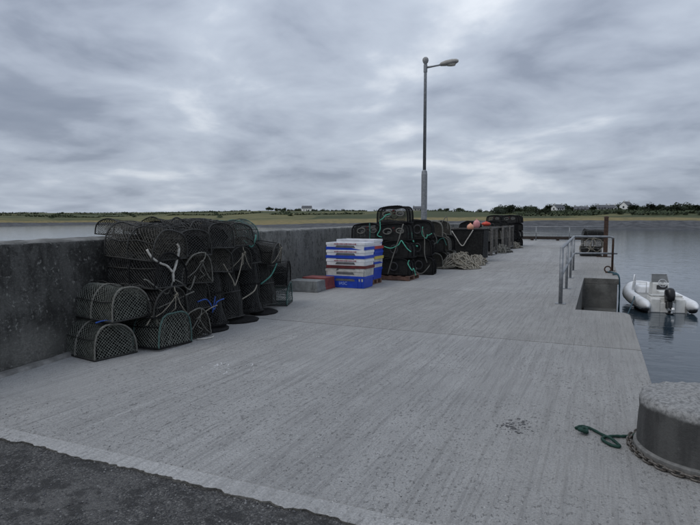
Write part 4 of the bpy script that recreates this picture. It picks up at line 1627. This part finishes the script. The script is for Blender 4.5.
er_ = empty('end_railing', (0, 43.6, 0))
tag(er_, 'low steel railing across the seaward end of the pier', 'railing')
for x in (-6.6, -4.3, -2.0, .3):
    pipe('post', [(x, 0, .001), (x, 0, 1.0)], .035, er_)
pipe('top_rail', [(-6.7, 0, 1.02), (.36, 0, 1.02)], .03, er_)
pipe('mid_rail', [(-6.7, 0, .53), (.36, 0, .53)], .03, er_)
kb = MB()
kb.box(-6.75, .45, 43.72, 43.97, .08, .30)
k_ = kb.build('timber_kerb', M_KERBWOOD, None, bevel=.02)
for x in (-6.5, -4.6, -2.8, -1.0, .2):
    MB().box(x - .1, x + .1, 43.74, 43.95, .001, .078).build('block', M_KERBWOOD, k_)
tag(k_, 'dark timber kerb on blocks along the end of the pier', 'kerb')

# rusty post and pots at its foot
rp = empty('mooring_post', (.24, 25.46, 0))
tag(rp, 'rusty brown steel mooring post at the pier edge', 'post')
MB().frustum(-.085, .085, -.085, .085, .022, 1.62, 1, .96).build('shaft', M_RUST, rp, bevel=.015)
MB().box(-.32, .22, -.16, .16, .001, .021).build('base_plate', M_RUST, rp)
MB().lathe([(.1, 1.621), (.095, 1.66), (.05, 1.69)], 10).build('cap', M_RUST, rp)
G5 = 'old pots heaped against the rusty post'
for i, (dx, dy, z, rz, rx_) in enumerate([(-.32, .45, .004, .12, 0), (-.26, .47, .37, -.15, .05), (-.20, .50, .75, .5, -.12)]):
    potA((6, 3, 6)[i], (.0 + dx, 25.46 + dy, z), (rx_, 0, rz), 'weathered net pot heaped beside the rusty post, %s' % ('lowest', 'middle', 'topmost')[i], G5)
for i, (x, y, z, r_) in enumerate([(-.34, 25.5, .55, .20), (-.10, 25.5, .50, .24), (-.56, 25.52, .34, .2)]):
    rope('rope_coil', [(x + r_ * (1 + .25 * noise.noise(Vector((t * .8, i * 3.0, 0)))) * math.cos(t * .62 + i), y - .02 + .012 * math.sin(t), max(.02, z + r_ * (1.1 + .5 * noise.noise(Vector((t * .7, i * 5.0, 2)))) * math.sin(t * .62 + i))) for t in range(13 + 3 * i)], .012, M_ROPE_TAN,
         ('pale rope loop hung on the old pots, middle one', 'pale rope loop hung on the old pots, nearest the post', 'pale rope loop hung on the old pots, leftmost')[i], sub=3)

# iron ring and mooring line
ring_ = empty('mooring_ring', (.25, 17.9, 0))
tag(ring_, 'iron mooring ring standing on the pier edge beyond the steps', 'ring')
m_ = MB()
m_.tube([(.085 * math.cos(2 * PI * k / 18), 0, .105 + .085 * math.sin(2 * PI * k / 18)) for k in range(18)], .02, 7, closed=True)
m_.build('ring', M_RUST, ring_, smooth=True)
MB().box(-.06, .06, -.05, .05, .001, .04).build('eye_plate', M_RUST, ring_)
M_TEALDK = pmat('rope_sea_green', (0.028, 0.085, 0.11), (0.015, 0.045, 0.06), 25, .75, .4)
rope('mooring_line', [(.25, 17.88, .03), (.40, 17.7, .03), (.52, 17.55, -.02), (.56, 17.5, -.25), (.57, 17.6, -.8), (.6, 18.2, -1.3), (.9, 20.5, -1.62), (1.25, 24.0, -1.6), (1.52, 27.2, -1.62)], .022, M_TEALDK,
     'sea-green mooring line running from the iron ring down to the boat')
rope('rope_tail', [(.30, 17.86, .035), (.44, 17.5, .03), (.38, 17.2, .03), (.5, 17.0, .03), (.53, 16.9, -.1), (.545, 16.85, -.6), (.55, 16.8, -1.1)], .02, M_TEALDK, 'second sea-green line trailing over the edge beside the steps')

# ------------------------------------------------------------------ bollard
BCX, BCY = 0.70, 4.22
bol = empty('mooring_bollard', (BCX, BCY, 0))
tag(bol, 'squat dark concrete mooring bollard with pale crumbled top', 'bollard')
bm2 = MB()
NS = 96
prof2 = [(.424, .05), (.423, .09), (.421, .14), (.419, .19), (.418, .24), (.417, .28), (.417, .32), (.416, .345), (.411, .364), (.397, .38), (.37, .389), (.30, .394), (.2, .397), (.1, .398), (.02, .398)]
for (r_, z) in prof2:
    for k in range(NS):
        a_ = 2 * PI * k / NS
        n1 = noise.noise(Vector((math.cos(a_) * 3, math.sin(a_) * 3, z * 5)))
        n2 = noise.noise(Vector((math.cos(a_) * 11, math.sin(a_) * 11, z * 14 + r_ * 12)))
        edge = .018 if .25 < z else .004
        rr = r_ + n1 * .006 + n2 * edge * .6
        bm2.v.append((rr * math.cos(a_), rr * math.sin(a_), z + (n2 * .010 + n1 * .006 if z > .35 else 0)))
for i in range(len(prof2) - 1):
    for k in range(NS):
        k2 = (k + 1) % NS
        bm2.f.append((i * NS + k, i * NS + k2, (i + 1) * NS + k2, (i + 1) * NS + k))
bm2.f.append(tuple((len(prof2) - 1) * NS + k for k in range(NS)))
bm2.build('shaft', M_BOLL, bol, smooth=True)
m_ = MB()
m_.lathe([(.445, .001), (.445, .045), (.438, .054), (.426, .056)], 72)
m_.build('base_ring', pmat('worn_base_ring', (.20, .195, .185), (.10, .10, .095), 16, .75, .4), bol)
chain = empty('chain', (BCX, BCY, 0))
tag(chain, 'worn steel chain lying round the foot of the bollard', 'chain')
lk = MB()
a_, b_ = .026, .014
pts = []
for k in range(14):
    t = 2 * PI * k / 14
    pts.append((a_ * math.cos(t) + (.010 if math.cos(t) > 0 else -.010), b_ * 1.1 * math.sin(t), 0))
lk.tube(pts, .0068, 6, closed=True)
lme = lk.mesh('link', M_CHAIN, True)
NL = 58
for k in range(NL):
    a_ = 2 * PI * k / NL
    l_ = bpy.data.objects.new('link', lme)
    C.objects.link(l_)
    l_.parent = chain
    r_ = .468 + .006 * math.sin(a_ * 5)
    l_.location = (r_ * math.cos(a_), r_ * math.sin(a_),   .018)
    l_.rotation_euler = (R(40) if k % 2 else R(-45), 0, a_ + PI / 2)
G_ = [(.33, 4.40, .05), (.26, 4.36, .02), (.20, 4.33, .014), (.13, 4.30, .014), (.06, 4.22, .016), (.11, 4.13, .014), (.17, 4.12, .014), (.12, 4.2, .03), (.06, 4.30, .016), (-.02, 4.40, .014), (-.08, 4.42, .014), (-.115, 4.36, .014)]
rope('rope_end', G_, .0105, M_ROPE_GREEN, 'dark green rope snaking over the slab to the bollard')
rope('rope_end', [(-.08, 4.30, .02), (-.05, 4.33, .035), (-.04, 4.29, .02), (-.07, 4.27, .035), (-.09, 4.30, .03), (-.06, 4.31, .04)], .014, M_ROPE_GREEN, 'knotted clump at the end of the green rope')

# ------------------------------------------------------------------ boat
boat = empty('inflatable_boat', (2.52, 25.0, SEA), PI / 2 + R(10.5))
boat.scale = (.97, .94, .97)
tag(boat, 'white rigid inflatable motorboat moored beside the pier', 'boat')
half = []
for (x, y, z, r_) in [(-.62, .90, .30, .03), (-.45, .90, .30, .13), (-.25, .90, .30, .21), (0, .90, .30, .245), (.8, .91, .31, .255), (1.6, .91, .33, .26), (2.4, .88, .37, .26), (3.1, .77, .43, .26), (3.7, .57, .51, .255), (4.15, .30, .58, .25), (4.3, 0, .60, .25)]:
    half.append((x, y, z, r_))
full = half + [(x, -y, z, r_) for (x, y, z, r_) in half[-2::-1]]
P = [Vector(p[:3]) for p in full]
out, rs = [], []
for i in range(len(P) - 1):
    p0, p1, p2, p3 = P[max(i - 1, 0)], P[i], P[i + 1], P[min(i + 2, len(P) - 1)]
    for k in range(3):
        t = k / 3
        out.append(0.5 * ((2 * p1) + (-p0 + p2) * t + (2 * p0 - 5 * p1 + 4 * p2 - p3) * t * t + (-p0 + 3 * p1 - 3 * p2 + p3) * t ** 3))
        rs.append(full[i][3] * (1 - t) + full[i + 1][3] * t)
out.append(P[-1])
rs.append(full[-1][3])
m_ = MB()
m_.tube(out, rs, 14)
col = m_.build('inflatable_collar', M_HYPALON, boat, smooth=True)
for s in (1, -1):
    m_ = MB()
    m_.tube([(x, s * (y + r_ * .93), z - .08) for (x, y, z, r_) in half[3:9]], .03, 6)
    m_.build('rubbing_strake', M_PL_GREY, col, smooth=True)
    m_ = MB()
    m_.tube([(-.55, s * .90, .24), (-.3, s * .90, .2), (-.05, s * .9, .17)], [.05, .155, .17], 12)
    m_.build('collar_cone_patch', M_DKGREY, col, smooth=True)
hm = MB()
hs = []
for (x, yb, zk, zt) in [(-.05, .80, -.28, .3), (1.5, .80, -.28, .32), (2.8, .62, -.2, .4), (3.6, .4, .0, .45), (4.1, .12, .3, .5)]:
    hs.append([(x, -yb, zt), (x, -yb * .9, zk + .2), (x, 0, zk), (x, yb * .9, zk + .2), (x, yb, zt)])
vs_ = [p for s in hs for p in s]
fs_ = [(0, 1, 2, 3, 4)]
for i in range(len(hs) - 1):
    for k in range(4):
        fs_.append((i * 5 + k, i * 5 + k + 1, (i + 1) * 5 + k + 1, (i + 1) * 5 + k))
    fs_.append((i * 5 + 4, i * 5, (i + 1) * 5, (i + 1) * 5 + 4))
hm.add(vs_, fs_)
hm.build('hull', M_GRP2, boat)
MB().box(-.08, .06, -.66, -.28, .0, .56).build('transom', M_GRP, boat, bevel=.03)
MB().box(-.08, .06, .28, .66, .0, .56).build('transom', M_GRP, boat, bevel=.03)
MB().box(-.07, .05, -.279, .279, .0, .40).build('transom_well', M_GRP, boat, bevel=.02)
MB().box(.07, .62, -.64, .64, .33, .62).build('stern_bench', M_GRP, boat, bevel=.04)
MB().box(.10, .58, -.60, .60, .621, .68).build('bench_cushion', M_PL_GREYW, boat, bevel=.02)
MB().frustum(1.75, 2.35, -.62, .12, .34, 1.02, 1.0, .9).build('console', M_GRP, boat, bevel=.04)
MB().box(1.742, 1.752, -.50, -.06, .74, .92).build('dash_panel', M_DKGREY, boat)
m_ = MB()
m_.add([(1.95, -.60, 1.02), (1.95, .10, 1.02), (2.12, .05, 1.36), (2.12, -.55, 1.36), (1.97, -.60, 1.02), (1.97, .10, 1.02), (2.14, .05, 1.36), (2.14, -.55, 1.36)],
       [(0, 3, 2, 1), (4, 5, 6, 7), (0, 1, 5, 4), (1, 2, 6, 5), (2, 3, 7, 6), (3, 0, 4, 7)])
ws = m_.build('windscreen', M_SCREEN, boat)
m_ = MB()
m_.tube([(1.94, -.62, 1.02), (2.115, -.57, 1.38), (2.115, .07, 1.38), (1.94, .12, 1.02)], .018, 6)
m_.build('screen_frame', M_ALU, ws)
m_ = MB()
wc = Vector((1.68, -.28, 1.02))
m_.tube([wc + Vector((.06 * math.sin(2 * PI * k / 18), .17 * math.cos(2 * PI * k / 18), .16 * math.sin(2 * PI * k / 18))) for k in range(18)], .016, 6, closed=True)
for k in range(3):
    a_ = 2 * PI * k / 3 + .5
    m_.tube([wc, wc + Vector((.06 * math.sin(a_), .17 * math.cos(a_), .16 * math.sin(a_)))], .012, 5)
m_.build('steering_wheel', M_ALU, boat, smooth=True)
MB().box(1.0, 1.4, -.55, .05, .34, .75).build('helm_seat', M_GRP, boat, bevel=.04)
MB().frustum(2.9, 3.7, -.42, .42, .40, .72, 1, .8).build('bow_locker', M_HYPALON, boat, bevel=.05)
for (x0, x1, y0) in ((2.5, 3.15, .60), (3.2, 3.75, .42)):
    m_ = MB()
    m_.tube([(x0, y0 + .1, .60), (x0 + .1, y0 + .08, 1.08), (x0 + .25, y0 + .03, 1.2), (x1 - .1, y0 - .08, 1.16), (x1, y0 - .1, .66)], .026, 7)
    m_.build('grab_rail', M_HYPALON, boat, smooth=True)
m_ = MB()
m_.tube([(2.35, .2, .5), (2.35, .2, .98), (2.4, .75, .98), (2.4, .78, .55)], .022, 7)
m_.build('grab_rail', M_HYPALON, boat, smooth=True)
# outboard
ob_ = empty('outboard_motor', (-.15, 0, 0))
ob_.parent = boat
ob_.rotation_euler = (0, R(8), 0)
m_ = MB()
secs = [(.48, .13, .17), (.55, .17, .24), (.70, .185, .27), (.88, .175, .25), (.98, .13, .19), (1.02, .05, .08)]
vs_, fs_ = [], []
for (z, wy, wx) in secs:
    for k in range(16):
        a_ = 2 * PI * k / 16
        c_, s_ = math.cos(a_), math.sin(a_)
        vs_.append((-.20 + wx * math.copysign(abs(c_) ** .7, c_), wy * math.copysign(abs(s_) ** .7, s_), z))
for i in range(len(secs) - 1):
    for k in range(16):
        k2 = (k + 1) % 16
        fs_.append((i * 16 + k, i * 16 + k2, (i + 1) * 16 + k2, (i + 1) * 16 + k))
fs_ += [tuple(range(15, -1, -1)), tuple(5 * 16 + k for k in range(16))]
m_.add(vs_, fs_)
m_.build('cowl', M_COWL, ob_, smooth=True)
MB().frustum(-.32, -.08, -.09, .09, -.1, .48, .6, 1).build('leg', M_COWL, ob_, bevel=.03)
MB().box(-.42, .0, -.13, .13, -.02, .0).build('cavitation_plate', M_COWL, ob_)
MB().box(-.06, .14, -.10, .10, .2, .55).build('clamp_bracket', M_DKGREY, ob_, bevel=.02)
m_ = MB()
for k in range(3):
    a_ = 2 * PI * k / 3 + .4
    c_, s_ = math.cos(a_), math.sin(a_)
    m_.add([(-.38, .02 * c_, .12 + .02 * s_), (-.40, .12 * c_ - .05 * s_, .12 + .12 * s_ + .05 * c_), (-.37, .15 * c_ + .02 * s_, .12 + .15 * s_ - .02 * c_), (-.35, .07 * c_ + .06 * s_, .12 + .07 * s_ - .06 * c_)], [(0, 1, 2, 3)])
m_.lathe([(.03, 0), (.035, .05)], 8, (-.37, 0, .1))
m_.build('propeller', M_ALU, ob_)


# ------------------------------------------------------------------ far houses, trees, hedges
def bearing_of(pxx):
    return math.degrees(math.atan((pxx - 350) / 560.0))


def house(pxx, rng_, wl_, dp, hh, roof_h, rz, wmat, label, zoff=0.0, wings=()):
    x, y, z, _ = land_point(bearing_of(pxx), rng_)
    root = empty('cottage', (x, y, z - .3 + zoff), rz)
    hw, hd = wl_ / 2, dp / 2
    m__ = MB()
    m__.add([(-hw, -hd, 0), (hw, -hd, 0), (hw, hd, 0), (-hw, hd, 0), (-hw, -hd, hh), (hw, -hd, hh), (hw, hd, hh), (-hw, hd, hh), (-hw, 0, hh + roof_h - .02), (hw, 0, hh + roof_h - .02)],
            [(0, 1, 5, 4), (2, 3, 7, 6), (1, 2, 6, 9, 5), (3, 0, 4, 8, 7), (4, 5, 9, 8), (6, 7, 8, 9)])
    m__.build('wall', wmat, root)
    m__ = MB()
    ov = .25
    m__.add([(-hw - ov, -hd - ov, hh - .15), (hw + ov, -hd - ov, hh - .15), (hw + ov, 0, hh + roof_h), (-hw - ov, 0, hh + roof_h), (hw + ov, hd + ov, hh - .15), (-hw - ov, hd + ov, hh - .15),
             (-hw - ov, -hd - ov, hh + .05), (hw + ov, -hd - ov, hh + .05), (hw + ov, 0, hh + roof_h + .2), (-hw - ov, 0, hh + roof_h + .2), (hw + ov, hd + ov, hh + .05), (-hw - ov, hd + ov, hh + .05)],
            [(6, 7, 8, 9), (9, 8, 10, 11), (0, 3, 2, 1), (3, 5, 4, 2), (0, 1, 7, 6), (5, 11, 10, 4), (0, 6, 9, 3), (3, 9, 11, 5), (1, 2, 8, 7), (2, 4, 10, 8)])
    rf = m__.build('roof', M_SLATE, root)
    for s in (-1, 1):
        MB().box(s * (hw - .5) - .35, s * (hw - .5) + .35, -.3, .3, hh + roof_h - .3, hh + roof_h + .9).build('chimney', wmat, rf)
    for k in range(3):
        xx = -hw + wl_ * (k + 1) / 4
        if k == 1:
            MB().box(xx - .45, xx + .45, -hd - .03, -hd + .02, .3, 2.3).build('door', M_SLATE, root)
        else:
            MB().box(xx - .5, xx + .5, -hd - .03, -hd + .02, 1.1, 2.2).build('window', M_PANE, root)
    MB().box(hw - .02, hw + .03, -.5, .5, 1.1, 2.2).build('window', M_PANE, root)
    MB().box(-hw - .03, -hw + .02, -.5, .5, 1.1, 2.2).build('window', M_PANE, root)
    tag(root, label, 'house', 'houses across the water')


house(557, 350, 6.5, 4.2, 2.2, 1.9, R(50), M_HWALL, 'white gabled house, leftmost of those above the right shore', 1.2)
house(580, 352, 7.5, 4.5, 1.6, 1.5, R(10), M_HGREY, 'grey low house between the white houses above the right shore', .8)
house(601, 354, 5.5, 4.2, 1.7, 1.6, R(0), M_HGREY, 'grey-roofed house beside the small white one above the shore', 1.2)
house(611, 350, 4.5, 3.8, 1.9, 1.6, R(-30), M_HWALL, 'small white house in the middle of the far hamlet', 1.0)
house(625, 350, 6.0, 4.6, 2.4, 2.2, R(60), M_HWALL, 'white house with its gable to the water, largest on the right shore', 1.6)
house(307, 590, 10, 6, 3.6, 2.4, R(20), M_HWALL, 'pale house alone on the low hill in the middle distance', .4)
house(418, 500, 9, 6, 2.6, 2.0, R(14), M_HGREY, 'small grey house on the skyline beside the lamp post', 1.5)


def make_tree(seed, h, rx, n_, mat):
    q = random.Random(seed)
    root = empty('tree')
    t_ = MB()
    t_.tube([(0, 0, -.5), (.1, 0, h * .25), (q.uniform(-.2, .2), q.uniform(-.2, .2), h * .6)], [.28, .2, .08], 6)
    for k in range(4):
        a = q.uniform(0, 2 * PI)
        t_.tube([(.05, 0, h * .25), (rx * .5 * math.cos(a), rx * .5 * math.sin(a), h * .6)], [.12, .04], 5)
    t_.build('trunk', M_BARK, root)
    c_ = MB()
    lobes = [(q.uniform(-.55, .55) * rx, q.uniform(-.55, .55) * rx, h * q.uniform(.38, .8), q.uniform(.35, .6) * rx) for _ in range(7)]
    for k in range(n_):
        lx, ly, lz, lr = lobes[q.randrange(7)]
        d = Vector((q.gauss(0, 1), q.gauss(0, 1), q.gauss(0, .8)))
        d.normalize()
        p = Vector((lx, ly, lz)) + d * lr * q.uniform(.55, 1.1)
        if p.z < h * .12:
            continue
        s = q.uniform(.18, .42)
        u = Vector((q.gauss(0, 1), q.gauss(0, 1), q.gauss(0, 1))).normalized()
        v = u.orthogonal().normalized()
        c_.add([p - u * s, p + v * s * .6, p + u * s, p - v * s * .6], [(0, 1, 2, 3)])
    c_.build('crown', mat, root)
    return root


trees = [make_tree(101, 5.2, 3.0, 900, M_LEAF[0]), make_tree(102, 4.4, 3.4, 900, M_LEAF[1]), make_tree(103, 6.0, 2.8, 900, M_LEAF[0]), make_tree(104, 3.6, 3.4, 800, M_LEAF[0])]
usedT = [False] * 4
tq = random.Random(77)
spots = []
for px_s in range(496, 706, 4):           # dense line above the right shore
    if 553 < px_s < 560 or 622 < px_s < 629:
        continue
    spots.append((px_s + tq.uniform(-2, 2), tq.uniform(318, 342) if px_s > 630 or px_s < 545 else tq.uniform(360, 380), 'right'))
for px_s in (528, 536, 543, 549, 553, 562, 567, 571, 578, 588, 593, 597, 605, 615, 619, 633, 637, 641, 646, 650, 660, 672, 684, 694, 540, 655, 668, 678, 690, 699):
    spots.append((px_s, tq.uniform(300, 318), 'front'))
for px_s in list(range(268, 302, 4)) + list(range(312, 350, 4)):
    spots.append((px_s + tq.uniform(-1, 1), tq.uniform(585, 605), 'mid'))
for px_s in (440, 446, 458, 462, 470, 479, 485, 491):
    spots.append((px_s, tq.uniform(420, 470), 'dot'))
def tree_where(pxx, where, i):
    same = sorted(q[0] for q in spots if q[2] == where)
    n_ = same.index(pxx) + 1
    suf = 'th' if 10 < n_ % 100 < 14 else {1: 'st', 2: 'nd', 3: 'rd'}.get(n_ % 10, 'th')
    return '%d%s from the left' % (n_, suf)


for i, (pxx, rng_, where) in enumerate(spots):
    k = tq.randrange(4)
    t = trees[k]
    if usedT[k]:
        t = copy_tree(trees[k])
    usedT[k] = True
    x, y, z, _ = land_point(bearing_of(pxx), rng_)
    place(t, (x, y, z - .3), (0, 0, tq.uniform(0, 6.28)))
    s = {'right': tq.uniform(.7, 1.1), 'front': tq.uniform(.3, .55), 'mid': tq.uniform(.6, .9), 'dot': tq.uniform(.55, .8)}[where]
    t.scale = (s * 1.25, s * 1.25, s)
    lab = {'right': 'dark rounded tree in the wood above the right shore', 'front': 'low bushy tree at the front of the right shore wood',
           'mid': 'wind-cut tree beside the pale house on the hill', 'dot': 'small dark tree on the skyline beyond the pots'}[where]
    lab = lab + ', ' + tree_where(pxx, where, i)
    tag(t, lab, 'tree', {'right': 'trees in the wood above the right shore', 'front': 'bushes fronting the right shore wood', 'mid': 'trees beside the hill house', 'dot': 'skyline trees beyond the pots'}[where])

hq = random.Random(5)
hm = MB()


def hedge(b0, r0, b1, r1, n_, size):
    for k in range(n_):
        t = hq.random()
        x, y, z, _ = land_point(b0 + (b1 - b0) * t, r0 + (r1 - r0) * t)
        if noise.noise(Vector((x * .03, y * .03, 9))) < -.28:
            continue
        p = Vector((x + hq.gauss(0, .6), y + hq.gauss(0, .6), z + abs(hq.gauss(0, .5)) * size))
        s = hq.uniform(.4, .9) * size
        u = Vector((hq.gauss(0, 1), hq.gauss(0, 1), hq.gauss(0, .6))).normalized()
        v = u.orthogonal().normalized()
        hm.add([p - u * s, p + v * s * .7, p + u * s, p - v * s * .7], [(0, 1, 2, 3)])


for (b0, r0, b1, r1) in [(-34, 560, -18, 560), (-34, 690, -10, 640), (-34, 815, -20, 845), (-20, 845, -12, 750), (-18, 500, -6, 470), (-12, 745, -3, 560), (-8, 400, 4, 370), (-3, 555, 10, 430),
                         (-28, 470, -27, 800), (-21, 520, -22, 830), (-13, 420, -14, 740), (-6, 360, -7, 560), (-30, 500, -24, 530), (10, 425, 20, 385), (20, 385, 34, 400), (14, 330, 33, 335)]:
    L_ = abs(b1 - b0) * R(1) * (r0 + r1) / 2 + abs(r1 - r0)
    hedge(b0, r0, b1, r1, int(L_ * 5), 1.0)
wq = random.Random(12)
for k in range(9000):
    bb = wq.uniform(bearing_of(515), bearing_of(712))
    rr = wq.uniform(296, 350)
    x, y, z, _ = land_point(bb, rr)
    den_ = noise.noise(Vector((x * .06, y * .05, 4)))
    if den_ < -.25 + .25 * (rr < 312):
        continue
    p = Vector((x, y, z + wq.random() * (1.3 + 1.8 * max(0, den_))))
    sz = wq.uniform(.35, .9)
    u = Vector((wq.gauss(0, 1), wq.gauss(0, 1), wq.gauss(0, .6))).normalized()
    v = u.orthogonal().normalized()
    hm.add([p - u * sz, p + v * sz * .7, p + u * sz, p - v * sz * .7], [(0, 1, 2, 3)])
o = hm.build('hedgerows', M_LEAF[1])
tag(o, 'dark hedgerows and scrub dividing the far green fields', kind='stuff')

for pr, us_ in zip(protoA + protoB, usedA + usedB):
    if not us_:
        for ch in list(pr.children):
            bpy.data.objects.remove(ch)
        bpy.data.objects.remove(pr)
